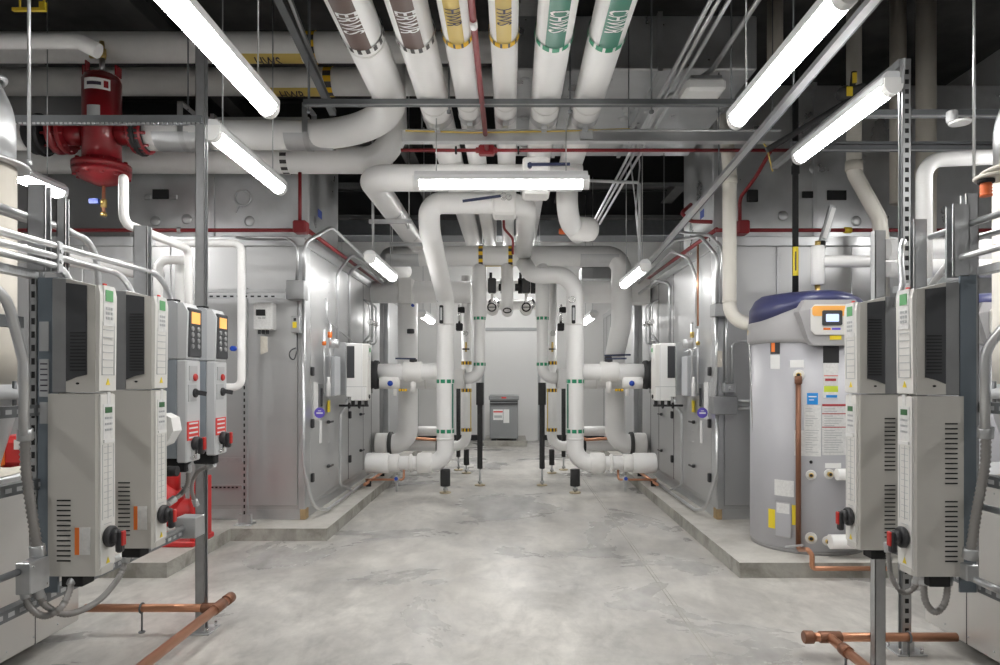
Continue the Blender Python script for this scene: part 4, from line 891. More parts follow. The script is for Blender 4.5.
# ================================================================ wall drives and their strut racks
def seg7(mb, p, u, v, n, w, h, gap):
    for i in range(n): plate(mb, V(p)+V(u)*((i-(n-1)/2)*gap), u, v, w, h)
def beige_drive(s, y0, lab, two_ranks=False, z0=.67, name='wall_drive'):
    """tall beige drive: s=-1 faces +X (left rack), s=1 faces -X. y0 = near side"""
    q = 1.518 if s < 0 else 1.50; xf, xb = s*q, s*(q+.186); W = .115; y1 = y0+W; zt, zs = z0+1.10, z0+.672
    n = -s                                                     # outward X of the front
    t = T(name, lab, 'drive', (s*1.6, y0+W/2, z0), {-1: 'beige drives on the left rack', 1: 'beige drives on the right rack'}[s])
    # lower cabinet (tapers slightly: bottom front bevelled)
    lo = MB().prism([(xb, y0+.002), (xf-n*.012, y0+.002), (xf, y0+.02), (xf, y1-.02), (xf-n*.012, y1), (xb, y1)], 2, z0, zs)
    part('lower_cabinet', lo, 'drive_beige', t)
    fr = MB().prism([(xf-n*.012, z0+.002), (xf+n*.002, z0+.03), (xf+n*.002, zs-.004), (xf-n*.012, zs-.002)], 1, y0+.012, y1-.012)
    c = part('front_cover', fr, 'drive_white', t)
    # upper drive: heat sink, body, front
    part('heat_sink', MB().box(s*(q+.172), s*(q+.118), y0+.003, y1-.006, zs+.004, zt-.002, .003), 'heatsink', t)
    up = MB().prism([(s*(q+.118), zs+.006), (xf-n*.010, zs+.006), (xf-n*.010, zt-.030), (s*(q+.118), zt-.004)], 1, y0, y1)
    u = part('upper_body', up, 'drive_beige', t)
    ufp = [(xf-n*.010, zs+.008), (xf+n*.001, zs+.010), (xf+n*.005, zt-.06), (xf-n*.002, zt-.026), (xf-n*.010, zt-.029)]
    part('upper_front', MB().prism(ufp, 1, y0+.004, y1-.004), 'drive_white', t)
    # charcoal side vent with curved foot, louvres
    va, vb = s*(q+.116), s*(q+.040); z_t, z_b = zt-.026, zt-.378
    poly = [(va, z_t+.006), (vb, z_t-.004), (vb, z_b+.02), ((va+vb)/2, z_b+.012), (va, z_b-.004)]
    v = part('side_vent', MB().prism(poly, 1, y0-.004, y0+.004), 'charcoal_vent', t)
    lv = MB()
    k = 12 if not (lab.startswith('second')) else 20
    for i in range(k): z = z_b+.035+i*.0125; lv.box(va+(vb-va)*.22, vb-(vb-va)*.03, y0-.0065, y0-.004, z, z+.004)
    part('louvre_grille', lv, 'slot_black', v)
    part('badge', MB().sphere((s*(q+.075), y0-.001, z_b-.012), .007, 10, (1, .4, .6)), 'slot_black', t)
    # slots in the lower cabinet
    sl = MB(); xa, xc = s*(q+.152), s*(q+.102)
    if s > 0: xa, xc = s*(q+.162), s*(q+.116)
    for i in range(13): z = z0+.055+i*.0185; sl.box(xa, xc, y0-.0005, y0+.0026, z, z+.005)
    if two_ranks:
        for i in range(13): z = z0+.345+i*.0185; sl.box(xa, xc, y0-.0005, y0+.0026, z, z+.005)
    part('slotted_vent', sl, 'slot_black', t)
    # key pads: x faces are at xf+n*...
    xq = xf+n*.0058; ym = (y0+y1)/2
    def fp(mb, y, z, w, h, x=None): return mb.box(x if x is not None else xq, (x if x is not None else xq)-n*.006, y-w/2, y+w/2, z-h/2, z+h/2)
    part('control_panel', fp(MB(), ym, zt-.10, .066, .15, xq+n*.001), 'label_paper', t)
    part('display', fp(MB(), ym, zt-.062, .046, .042, xq+n*.003), 'lcd_green', t, 'green backlit display')
    kp = MB()
    for j in range(3):
        for i in range(3): fp(kp, ym-.016+.016*i, zt-.11-.018*j, .010, .010, xq+n*.003)
    part('button', kp, 'label_gray', t)
    gr = MB()
    for i in range(7): fp(gr, ym, zt-.19-.028*i, .062, .003, xf+n*(.0058-.0004*i))
    for yy in (ym-.038, ym+.038): fp(gr, yy, zt-.26, .002, .2, xf+n*.0045)
    part('line_pattern', gr, 'label_gray', t)
    part('caution_sticker', MB().prism([(ym-.012, zs+.032), (ym+.012, zs+.032), (ym, zs+.056)], 0, min(xf+n*.001, xf+n*.0035), max(xf+n*.001, xf+n*.0035)), 'label_yellow', t)
    x2 = xf+n*.0033
    part('bypass_panel', fp(MB(), ym, zs-.105, .064, .13, x2+n*.001), 'label_paper', t)
    part('bypass_display', fp(MB(), ym, zs-.062, .042, .022, x2+n*.003), 'lcd_dark_green', t, 'small dark green display')
    kp = MB()
    for j in range(3):
        for i in range(3): fp(kp, ym-.016+.016*i, zs-.092-.022*j, .012, .008, x2+n*.003)
    part('button', kp, 'label_gray', t)
    part('bypass_ledge', fp(MB(), ym, zs-.178, .066, .012, x2+n*.006), 'label_white', t)
    gr = MB()
    for i in range(13): fp(gr, ym, zs-.20-.024*i, .045, .002, x2)
    for yy in (ym-.034, ym+.0, ym+.034): fp(gr, yy, zs-.33, .0015, .28, x2)
    part('line_pattern', gr, 'label_gray', t)
    part('rating_strip', fp(MB(), ym+.005, zs-.02, .02, .05, x2), 'label_paper', t)
    part('maker_mark', fp(MB(), ym-.02, zt-.022, .018, .008, xq-n*.001), 'label_red', t)
    hz = z0+.135
    h = part('rotary_handle', MB().disc_edge((xf+n*.001, ym, hz), (xf+n*.026, ym, hz), .040, 22, .006).disc_edge((xf+n*.02, ym, hz), (xf+n*.045, ym, hz), .027, 18, .004).box(xf+n*.035, xf+n*.060, ym-.014, ym+.014, hz-.06, hz+.022, .006), 'black_plastic', t)
    part('handle_grip', MB().box(xf+n*.044, xf+n*.0635, ym-.010, ym+.0150, hz-.035, hz+.020, .003), 'red_plastic', h, 'red grip insert')
    part('caution_sticker', MB().prism([(ym-.012, z0+.035), (ym+.012, z0+.035), (ym, z0+.058)], 0, min(x2, x2-n*.003), max(x2, x2-n*.003)), 'label_yellow', t)
    if s < 0:
        st = plate(MB(), (s*(q+.057), y0+.001, z0+.13), (1,0,0), (0,0,1), .055, .10); st.m(1); plate(st, (s*(q+.077), y0-.0005, z0+.13), (1,0,0), (0,0,1), .016, .10)
        part('warning_sticker', st, ['label_paper', 'label_orange'], t)
    part('cable_gland', MB().box(s*(q+.15), s*(q+.07), y0+.02, y1-.02, z0-.045, z0, .004), 'slot_black', t)
    return t
D1 = [2.50, 2.89]
beige_drive(-1, 2.50, 'nearest tall beige drive on the left rack, above the grey junction box')
beige_drive(-1, 2.89, 'second tall beige drive on the left rack, next to the grey drives', z0=.675)
beige_drive(1, 2.53, 'nearest tall beige drive on the right rack, its loops of grey hose hanging below', True, .66)
beige_drive(1, 2.94, 'second tall beige drive on the right rack, next to the water heater', True, .655)
def gray_drive(y0, lab):
    xf, xb = -1.525, -1.70; W = .140; y1 = y0+W; z0, zs, zt = 1.0, 1.488, 1.765
    t = T('gray_drive', lab, 'drive', (-1.6, y0+W/2, z0), 'grey drives on the left rack')
    part('lower_cabinet', MB().box(xb, xf-.050, y0, y1, z0+.02, zs, .004), 'drive_blue', t)
    part('front_door', MB().box(xf-.049, xf, y0-.002, y1, z0, zs-.002, .006), 'drive_gray_light', t)
    part('upper_body', MB().prism([(xb, zs+.003), (xf-.045, zs+.003), (xf-.045, zt-.012), (xf-.07, zt), (xb, zt-.006)], 1, y0, y1-.005), 'drive_gray', t)
    part('upper_front', MB().prism([(xf-.044, zs+.003), (xf-.004, zs+.003), (xf+.002, zt-.05), (xf-.02, zt-.01), (xf-.044, zt-.008)], 1, y0, y1-.005), 'drive_gray_light', t)
    ym = y0+W/2
    part('keypad', MB().box(xf-.02, xf+.006, ym-.055, ym+.075, zs+.012, zt-.03, .006), 'charcoal_vent', t)
    part('display', MB().box(xf, xf+.008, ym-.035, ym+.05, zt-.105, zt-.05), 'lcd_orange', t, 'orange backlit display')
    k = MB()
    for j in range(4):
        for i in range(2): k.disc_edge((xf+.004, ym-.025+.06*i, zt-.13-.028*j), (xf+.011, ym-.025+.06*i, zt-.13-.028*j), .012, 12, .002)
    part('button', k, 'heatsink', t)
    part('fuse_plate', MB().box(xf, xf+.004, ym-.05, ym+.03, zs-.10, zs-.03).box(xf, xf+.004, ym-.06, ym+.02, zs-.20, zs-.12), 'label_gray', t)
    part('pilot_lamp', MB().disc_edge((xf, ym, zs-.085), (xf+.015, ym, zs-.085), .018, 16, .005), 'red_plastic', t, 'round red pilot lamp')
    part('selector_switch', MB().disc_edge((xf, ym, zs-.16), (xf+.015, ym, zs-.16), .022, 14, .003).obox((xf+.01, ym-.01, zs-.155), (xf+.05, ym+.02, zs-.165), .018, .022), 'black_plastic', t)
    lb = MB().box(xf, xf+.003, ym-.07, ym+.05, zs-.385, zs-.295); lb.m(1)
    for i in range(4): lb.box(xf+.003, xf+.0036, ym-.055, ym+.035, zs-.375+.022*i, zs-.367+.022*i)
    part('danger_label', lb, ['label_red', 'label_white'], t)
    hz = z0+.085
    h = part('rotary_handle', MB().disc_edge((xf, ym, hz), (xf+.03, ym, hz), .034, 20, .005).box(xf+.02, xf+.05, ym-.014, ym+.014, hz-.05, hz+.028, .006), 'black_plastic', t)
    part('handle_grip', MB().box(xf+.042, xf+.055, ym-.010, ym+.0152, hz-.03, hz+.030, .003), 'red_plastic', h, 'red grip insert')
    part('lock_hasp', MB().box(xf, xf+.02, ym-.03, ym-.01, hz-.07, hz-.03).cyl((xf+.01, ym-.04, z0+.02), (xf+.01, ym-.01, z0+.02), .01, 8), 'chrome', t)
    part('cable_gland', MB().box(-1.66, -1.55, y0+.04, y1-.04, z0-.05, z0+.02, .006), 'slot_black', t)
    part('top_clip', MB().box(-1.66, -1.6, y0+.05, y1-.05, zt-.006, zt+.012), 'slot_black', t)
gray_drive(3.20, 'nearer grey drive with an orange display on the left rack')
gray_drive(3.51, 'farther grey drive with an orange display, beside the foot of the tall strut post')
# ---- strut posts: channel with a slotted face
def strut_post(x, y, z0, z1, lab, w=.041, d=.041, slots=None, plate_=False, m_='strut', cap=False, group=None, openface=None):
    t = T('strut_post', lab, 'post', (x, y, z0), group)
    b = MB(); th = .003; lip = .008
    # C section, open toward camera-side x
    o = openface or (1 if x < 0 else -1)
    xo, xi = x+o*w/2, x-o*w/2
    b.box(xi, xi+o*th, y-d/2, y+d/2, z0, z1).box(xi, xo, y-d/2, y-d/2+th, z0, z1).box(xi, xo, y+d/2-th, y+d/2, z0, z1)
    b.box(xo-o*th, xo, y-d/2, y-d/2+lip, z0, z1).box(xo-o*th, xo, y+d/2-lip, y+d/2, z0, z1)
    part('channel', b, m_, t)
    if slots:
        s_ = MB(); z = z0+.05
        while z < z1-.04:
            s_.box(xi+o*w*.28, xo-o*w*.28, y-d/2-.0006, y-d/2+.001, z, z+.024); z += .05
        part('slot_pattern', s_, 'slot_black', t)
    if plate_:
        f = MB().box(x-.075, x+.075, y-.075, y+.075, z0, z0+.008, .002).box(x-.03, x+.03, y-.035, y-.03, z0+.008, z0+.07)
        f.m(1)
        for a in (-1, 1):
            for c in (-1, 1): f.cyl((x+a*.055, y+c*.055, z0+.008), (x+a*.055, y+c*.055, z0+.035), .008, 8)
        part('base_plate', f, ['galv', 'chrome'], t)
    return t
gL = 'upright struts rising above the left drives'; gR = 'upright struts rising above the right drives'
strut_post(-1.715, 3.77, 0, 3.35, 'tall galvanised strut post with a floor plate at left, standing behind the grey drives', .05, .045, plate_=True)
strut_post(-1.715, 2.475, 1.79, 2.10, 'wide short strut upright at the near end of the left rack, ending above the conduits', .062, .04, group=gL)
strut_post(-1.785, 2.56, .55, 1.80, 'slotted strut upright beside the blue grey mounting plate on the left', .03, .04, True, group=gL)
strut_post(-1.725, 2.62, 1.2, 2.09, 'short strut upright behind the conduit clamp at upper left', .032, .03, group=gL)
strut_post(-1.70, 3.14, .6, 2.10, 'wide strut upright between the second beige drive and the nearer grey drive', .062, .045, m_='strut', group=gL)
strut_post(2.02, 3.49, 0, 3.03, 'tall slotted strut post on a floor plate at right, carrying the light arm', .045, .041, True, plate_=True)
strut_post(1.70, 3.15, 0, 2.08, 'strut post running to the floor below the second drive on the right', .048, .041, plate_=True, openface=1)
strut_post(1.725, 2.56, .60, 2.09, 'blue grey strut upright at the near end of the right rack', .045, .04, group=gR)
strut_post(1.675, 2.80, .66, 2.05, 'slim strut upright between the two right drives', .05, .04, group=gR)
strut_post(1.68, 2.56, 1.78, 2.05, 'short double strut upright behind the near right drive', .06, .05, group=gR)
for s_, lab_ in ((-1, 'blue grey mounting plate with paper labels beside the nearest left drive'), (1, 'blue grey mounting plate beside the nearest right drive')):
    pl_ = T('mounting_plate', lab_, 'plate', (s_*1.725, 2.56, .58))
    a_, b_ = (-1.765, -1.69) if s_ < 0 else (1.675, 1.735)
    part('side_plate', MB().box(a_, b_, 2.535, 2.545, .60, 1.775 if s_ < 0 else 1.785), 'strut_blue', pl_)
    if s_ < 0:
        lb = MB().box(-1.757, -1.722, 2.532, 2.535, 1.50, 1.61).box(-1.757, -1.722, 2.532, 2.535, 1.33, 1.47).box(-1.755, -1.725, 2.532, 2.535, 1.23, 1.31)
        lb.m(1)
        for i in range(6): lb.box(-1.753, -1.726, 2.5312, 2.532, 1.35+.02*i, 1.355+.02*i)
        part('paper_label', lb, ['label_gray', 'text_dark'], pl_)
# arm from the tall right post that carries the light
t = T('light_support', 'slotted strut arm running back from the top of the tall right post above the light', 'rail', (2.0, 4.2, 2.98))
part('arm_channel', MB().box(1.975, 2.016, 3.46, 5.15, 2.985, 3.025), 'strut', t)
part('light_bracket', MB().box(1.965, 1.99, 3.6, 3.63, 2.93, 2.99).box(1.965, 1.99, 4.45, 4.48, 2.93, 2.99), 'strut', t)
part('end_angle', MB().obox((1.99, 3.45, 3.02), (1.99, 3.47, 2.9), .03, .01), 'strut', t)
# trapeze beam of the left post
t = T('strut_beam', 'dark horizontal strut with toothed lower edge from the tall left post across the red separator', 'rail', (-2.3, 3.75, 2.80))
tb = MB().box(-2.72, -1.70, 3.73, 3.771, 2.800, 2.843)
part('beam_channel', tb, 'strut_dark', t)
tb = MB()
for i in range(40): tb.box(-2.70+i*.025, -2.685+i*.025, 3.728, 3.732, 2.793, 2.803)
part('toothed_edge', tb, 'strut', t)
# horizontal rails of the racks
def rail(s, x, z, y0, y1, lab, m_='strut_dark', slots=True, h=.04):
    t = T('strut_rail', lab, 'rail', (s*x, (y0+y1)/2, z-h/2))
    part('rail_channel', MB().box(s*x-.02, s*x+.02, y0, y1, z-h/2, z+h/2), m_, t)
    if slots:
        b = MB(); n = int((y1-y0)/.055)
        for i in range(n): y = y0+.02+i*.055; b.box(s*x-s*.0206, s*x-s*.019, y, y+.03, z-.008, z+.008)
        part('slot_pattern', b, 'label_gray', t)
rail(-1, 1.775, 1.28, 0.8, 3.8, 'strut rail at knob height behind the left drives')
rail(-1, 1.775, 1.005, 0.8, 3.8, 'strut rail at waist height behind the left drives, toward the cloth covered housing')
rail(-1, 1.765, .575, 0.8, 3.8, 'lowest strut rail behind the left drives, by the grey junction box')
rail(-1, 1.775, 1.60, 0.8, 2.45, 'short strut rail high at the left edge', slots=False)
rail(-1, 1.76, 1.78, 0.8, 2.5, 'bright slotted strut rail at the left edge just under the conduit bundle', 'strut', h=.03)
rail(1, 1.775, 1.29, 0.8, 3.2, 'strut rail at knob height behind the right drives')
rail(1, 1.775, 1.02, 0.8, 3.2, 'strut rail at waist height behind the right drives, beside the cloth')
rail(1, 1.765, .62, 0.8, 3.2, 'lowest strut rail behind the right drives, under the hose connector')
rail(1, 1.76, 1.80, 0.8, 3.1, 'bright slotted strut rail at the right edge above the blue grey upright', 'strut', h=.03)
# ---- conduits of the racks
lb = 'conduits running along the left rack'
conduit([[(-1.68, 0.7, 1.87), (-1.68, 3.30, 1.895), (-1.66, 3.34, 1.74)]], .0125, 'uppermost conduit of the left bundle, bending down onto the nearer grey drive', group=lb, bend=.16)
conduit([[(-1.68, 0.7, 1.84), (-1.68, 2.96, 1.85), (-1.66, 3.00, 1.745)]], .0125, 'middle conduit of the left bundle, bending down onto the second beige drive', group=lb, bend=.13)
conduit([[(-1.68, 0.7, 1.805), (-1.68, 2.55, 1.815), (-1.67, 2.59, 1.745)]], .0125, 'lowest conduit of the left bundle, bending down onto the nearest beige drive', group=lb, bend=.08)
conduit([[(-1.80, 0.7, 2.02), (-1.80, 2.75, 2.0), (-1.80, 2.95, 1.98), (-1.80, 3.0, 1.4)]], .014, 'conduit behind the left bundle that drops behind the drives', group=lb, bend=.12)
conduit([[(-1.84, 0.7, 1.93), (-1.84, 2.55, 1.925)]], .012, 'short straight conduit at the left edge above the bundle', group=lb)
conduit([[(-1.84, 0.7, 2.01), (-1.84, 2.60, 2.0)]], .012, 'highest short conduit at the left edge', group=lb)
one('conduit_clamp', MB().box(-1.70, -1.664, 2.50, 2.53, 1.79, 1.905, .004).cyl((-1.664, 2.515, 1.868), (-1.658, 2.515, 1.868), .008, 8).cyl((-1.664, 2.515, 1.83), (-1.658, 2.515, 1.83), .008, 8), 'strut', 'metal clamp gripping the left conduit bundle', 'clamp')
def flexmb(path, r, bend=.12, m=None):
    m = m or MB(); pts = MB(); 
    # resample the rounded path and ripple the radius
    cen = MB().tube(path, r, bend, 3, False, 10); ring = [sum((cen.v[i*3+j] for j in range(3)), V((0,0,0)))/3 for i in range(len(cen.v)//3)]
    L = [0]
    for a, b in zip(ring, ring[1:]): L.append(L[-1]+(b-a).length)
    step = r*.46; n = int(L[-1]/step); out = []
    j = 0
    for i in range(n+1):
        d = i*L[-1]/n
        while j < len(L)-2 and L[j+1] < d: j += 1
        f = (d-L[j])/max(L[j+1]-L[j], 1e-9); out.append(ring[j].lerp(ring[j+1], min(max(f, 0), 1)))
    return m.tube(out, r, .0001, 12, True, 1, rmod=lambda i: r*(1.0 if i % 2 else .76))
def smooth_path(ps, n=8):
    ps = [V(p) for p in ps]; out = []
    for i in range(len(ps)-1):
        p0 = ps[max(i-1, 0)]; p1 = ps[i]; p2 = ps[i+1]; p3 = ps[min(i+2, len(ps)-1)]
        for k in range(n):
            t = k/n; out.append(.5*((2*p1)+(p2-p0)*t+(2*p0-5*p1+4*p2-p3)*t*t+(3*p1-p0-3*p2+p3)*t**3))
    out.append(ps[-1]); return out
def hose(ps, r, lab, ends=True, group=None):
    q = smooth_path(ps); t = T('flexible_conduit', lab, 'flexible conduit', tuple(q[-1]), group)
    part('hose', flexmb(q, r, .0001), 'flex', t)
    e = MB()
    for a, b in ((q[0], q[1]), (q[-1], q[-2])):
        d = (b-a).normalized(); e.disc_edge(a-d*.012, a+d*.03, r*1.35, 14, .002)
    part('connector', e, 'strut', t)
gl = 'grey flexible conduits on the left rack'
conduit([[(-1.69, 0.7, 1.72), (-1.69, 2.27, 1.70), (-1.69, 2.36, 1.45), (-1.69, 2.36, 1.20)]], .0165, 'thick conduit curving down at the left edge above the grey hose', bend=.12)
hose([at(25, 432, 2.37), at(26, 470, 2.38), at(33, 520, 2.40), at(38, 553, 2.42)], .0185, 'grey hose running down the left side of the nearest left drive', group=gl)
hose([at(25, 590, 2.42), at(29, 606, 2.42), at(45, 616, 2.44), at(63, 605, 2.48), at(74, 577, 2.54)], .0135, 'grey hose looping from the junction box up under the nearest left drive', group=gl)
hose([at(38, 590, 2.43), at(45, 605, 2.45), at(68, 614, 2.52), at(98, 601, 2.7), at(119, 577, 2.88), at(127, 556, 2.93)], .0125, 'longer grey hose looping on to the second left drive', group=gl)
hose([at(213, 465, 3.60), at(200, 470, 3.62), at(193, 480, 3.66), at(192, 492, 3.68), at(196, 504, 3.70)], .012, 'grey hose dropping from the farther grey drive to the box on the tall post', group=gl)
hose([at(188, 466, 3.28), at(188, 482, 3.30), at(182, 493, 3.30), at(170, 502, 3.25)], .013, 'grey hose under the nearer grey drive, slanting to the left', group=gl)
t = T('junction_box', 'grey junction box under the near left corner of the first drive', 'box', (-1.68, 2.44, .64))
part('box_body', MB().box(-1.700, -1.648, 2.33, 2.43, .655, .765, .003), 'strut', t)
part('cover_screw', MB().sphere((-1.648, 2.345, .75), .004, 8).sphere((-1.648, 2.415, .67), .004, 8), 'chrome', t)
part('side_conduit', MB().cyl((-1.69, 0.7, .735), (-1.69, 2.33, .735), .012, 12), 'strut_dark', t)
t = T('junction_box', 'small galvanised junction box fixed low on the tall left post', 'box', (-1.76, 3.68, .55))
part('box_body', MB().box(-1.79, -1.68, 3.62, 3.73, .545, .655, .004), 'galv', t)
part('side_conduit', MB().cyl((-1.75, 3.62, .60), (-1.75, 2.9, .60), .014, 10), 'conduit', t)
t = T('white_fixture', 'white plastic angled housing peeking out behind the second beige drive', 'housing', (-1.66, 3.12, 1.06))
part('shell', MB().prism([(-1.60, 1.08), (-1.555, 1.10), (-1.52, 1.16), (-1.53, 1.22), (-1.57, 1.24), (-1.62, 1.23)], 1, 3.06, 3.14), 'label_white', t)
part('nozzle', MB().cyl((-1.60, 3.10, .975), (-1.57, 3.10, .975), .02, 12).m(1).cyl((-1.57, 3.1, .975), (-1.52, 3.1, .975), .024, 12), ['label_white', 'slot_black'], t)
gr_ = 'grey flexible conduits on the right rack'
conduit([[(1.74, 0.7, 1.72), (1.74, 2.27, 1.68), (1.68, 2.41, 1.50), (1.68, 2.41, 1.22)]], .0165, 'thick conduit curving down at the right edge above the grey hose', bend=.13)
hose([at(986, 430, 2.42), at(985, 465, 2.43), at(976, 515, 2.45), at(970, 556, 2.47)], .0185, 'grey hose running down the right side of the nearest right drive', group=gr_)
hose([at(924, 577, 2.60), at(925, 600, 2.60), at(935, 612, 2.60), at(945, 602, 2.60), at(948, 577, 2.60)], .0135, 'grey hose loop hanging directly below the nearest right drive', group=gr_)
hose([at(888, 545, 2.80), at(891, 575, 2.78), at(902, 592, 2.75), at(914, 588, 2.72), at(918, 577, 2.70)], .012, 'grey hose loop between the two right drives', group=gr_)
t = T('rail_fitting', 'small metal hose fitting on the lowest right rail', 'fitting', (1.66, 2.48, .62))
part('fitting_body', MB().box(1.645, 1.69, 2.455, 2.495, .665, .725, .004).cyl((1.67, 2.47, .675), (1.745, 2.40, .64), .013, 10), 'strut', t)
gc = 'conduits running along the right rack'
conduit([[(1.72, 0.7, 1.978), (1.72, 2.79, 1.978)]], .0125, 'uppermost conduit at the right edge, passing behind the short double strut', group=gc)
conduit([[(1.76, 0.7, 1.925), (1.76, 2.6, 1.93)]], .012, 'second conduit at the right edge, just below the uppermost', group=gc)
conduit([[(1.68, 0.7, 1.85), (1.68, 2.60, 1.85), (1.67, 2.80, 1.70)]], .0125, 'conduit at the right edge that bends down between the right drives', group=gc, bend=.12)
conduit([[(1.64, 2.90, 1.70), (1.66, 2.88, 1.80), (1.66, 2.90, 1.95), (1.72, 2.98, 2.0)]], .012, 'thin conduit rising behind the slim upright on the right rack', group=gc, bend=.1)
conduit([[(1.69, 2.1, .93), (1.72, 2.1, .93), (1.72, 2.50, .93)]], .012, 'short conduit behind the grey hose at the right edge', group=gc)
# little disc shade and orange fitting on the right uprights
t = T('vent_fitting', 'beige round cap on a short orange threaded fitting at the right edge', 'cap', (1.84, 2.62, 2.1))
part('disc', MB().disc_edge((1.86, 2.62, 2.165), (1.86, 2.62, 2.18), .068, 24, .004), 'beige_pipe', t)
part('thread', MB().lathe((1.83, 2.62, 2.10), (0,0,1), [(0, .022)]+[(.006*i, .022 if i % 2 else .018) for i in range(1, 10)]+[(.06, .02)], 16), 'orange_paint', t)
part('collar', MB().disc_edge((1.83, 2.62, 2.15), (1.83, 2.62, 2.166), .03, 16, .003), 'slot_black', t)
# ---- copper pipes over the floor
t = T('copper_pipe', 'copper pipe tee low over the floor at left, one leg toward the camera', 'pipe', (-1.6, 3.75, 0))
part('cross_leg', MB().cyl((-2.34, 3.74, .135), (-1.60, 3.74, .135), .022, 16), 'copper', t)
part('long_leg', MB().cyl((-1.605, 3.88, .145), (-1.605, 1.2, .145), .024, 16), 'copper', t)
part('tee_fitting', MB().disc_edge((-1.605, 3.90, .145), (-1.605, 3.83, .145), .031, 16, .004).disc_edge((-1.605, 3.79, .145), (-1.605, 3.67, .145), .030, 16, .003).disc_edge((-1.70, 3.74, .135), (-1.62, 3.74, .135), .028, 16, .003), 'copper_dull', t)
part('support_rod', MB().cyl((-2.03, 3.74, 0), (-2.03, 3.74, .12), .005, 8).disc_edge((-2.03, 3.74, 0), (-2.03, 3.74, .008), .018, 12, .002).torus((-2.03, 3.74, .135), (1,0,0), .026, .005, 16, 6), 'strut_dark', t)
t = T('copper_pipe', 'copper pipe tee low over the floor at right, one leg toward the camera', 'pipe', (1.5, 3.42, 0))
part('cross_leg', MB().cyl((1.52, 3.42, .097), (2.24, 3.42, .097), .022, 16), 'copper', t)
part('long_leg', MB().cyl((1.60, 3.44, .097), (1.60, 1.2, .097), .023, 16), 'copper', t)
part('tee_fitting', MB().disc_edge((1.47, 3.42, .097), (1.52, 3.42, .097), .032, 16, .004).disc_edge((1.55, 3.42, .097), (1.66, 3.42, .097), .029, 16, .003).disc_edge((1.60, 3.28, .097), (1.60, 3.22, .097), .03, 16, .003), 'copper_dull', t)
part('support_rod', MB().cyl((1.60, 3.25, 0), (1.60, 3.25, .08), .006, 8).cyl((2.0, 3.42, 0), (2.0, 3.42, .08), .006, 8).torus((2.0, 3.42, .097), (1,0,0), .026, .005, 16, 6), 'strut_dark', t)
# ---- big housings at the edges, with cloth and hardware on top
def housing(s, xa, yb, lab):
    t = T('equipment_housing', lab, 'housing', (s*(xa+1), 2.4, 0))
    part('side_panel', MB().box(s*xa, s*(xa+1.5), 1.0, yb, .075, .92, .01), 'box_panel', t)
    for k, y in enumerate((1.9, 2.75, 3.37)):
        part('panel_seam', MB().box(s*(xa-.001), s*(xa+.004), y, y+.006, .08, .90), 'seam_dark', t)
    part('top_rim', MB().box(s*(xa-.02), s*(xa+1.5), 1.0, yb+.02, .90, .94, .008), 'galv', t)
    part('foot', MB().box(s*(xa+.15), s*(xa+.3), yb-.3, yb-.15, 0, .08).box(s*(xa+.15), s*(xa+.3), 1.3, 1.45, 0, .08).box(s*(xa+1.2), s*(xa+1.35), yb-.3, yb-.15, 0, .08).box(s*(xa+1.2), s*(xa+1.35), 1.3, 1.45, 0, .08), 'black_rubber', t)
    rv = MB()
    for i in range(14): rv.sphere((s*xa, 1.2+i*.18, .86), .006, 6).sphere((s*xa, 1.2+i*.18, .12), .006, 6)
    part('rivet_pattern', rv, 'galv', t)
housing(-1, 2.36, 3.72, 'low galvanised equipment housing at the bottom left edge')
housing(1, 2.26, 3.72, 'low galvanised equipment housing at the bottom right edge')
def clothheap(x, y, z, lab, w=.5, d=.4, sx=1):
    m_ = MB(); n = 18
    vs = []; rnd = random.Random(int(abs(x)*100))
    ph = [rnd.uniform(0, 6) for _ in range(6)]
    for i in range(n+1):
        for j in range(n+1):
            u, v = i/n*2-1, j/n*2-1; e = max(0, 1-max(abs(u), abs(v))**3)
            h = (.045+.03*math.sin(4*u+ph[0])*math.cos(3*v+ph[1])+.02*math.sin(9*u+5*v+ph[2]))*e
            vs.append((x+u*w/2*(1+.06*math.sin(5*v+ph[3])), y+v*d/2*(1+.06*math.sin(6*u+ph[4])), z+max(h, 0)+.003))
    b = len(vs); vs += [(p[0], p[1], z+.001) for p in vs]
    fs = []
    for i in range(n):
        for j in range(n):
            a = i*(n+1)+j; fs.append((a, a+n+1, a+n+2, a+1)); fs.append((b+a, b+a+1, b+a+n+2, b+a+n+1))
    m_.add(vs, fs, True)
    one('drop_cloth', m_, 'cloth', lab, 'cloth')
clothheap(-2.62, 3.2, .94, 'crumpled pale cloth on the left housing')
clothheap(2.55, 3.0, .94, 'crumpled pale cloth on the right housing', .5, .5)
t = T('tool_bag', 'red and orange bag standing on the left housing behind the strut', 'bag', (-2.55, 3.55, .94))
part('bag_body', MB().box(-2.68, -2.42, 3.47, 3.66, .94, 1.10, .03), 'red_paint_bright', t)
part('orange_flap', MB().box(-2.66, -2.58, 3.455, 3.475, .95, 1.12, .008), 'label_orange', t)
part('white_patch', plate(MB(), (-2.50, 3.468, 1.06), (1,0,0), (0,0,1), .07, .05), 'label_white', t)
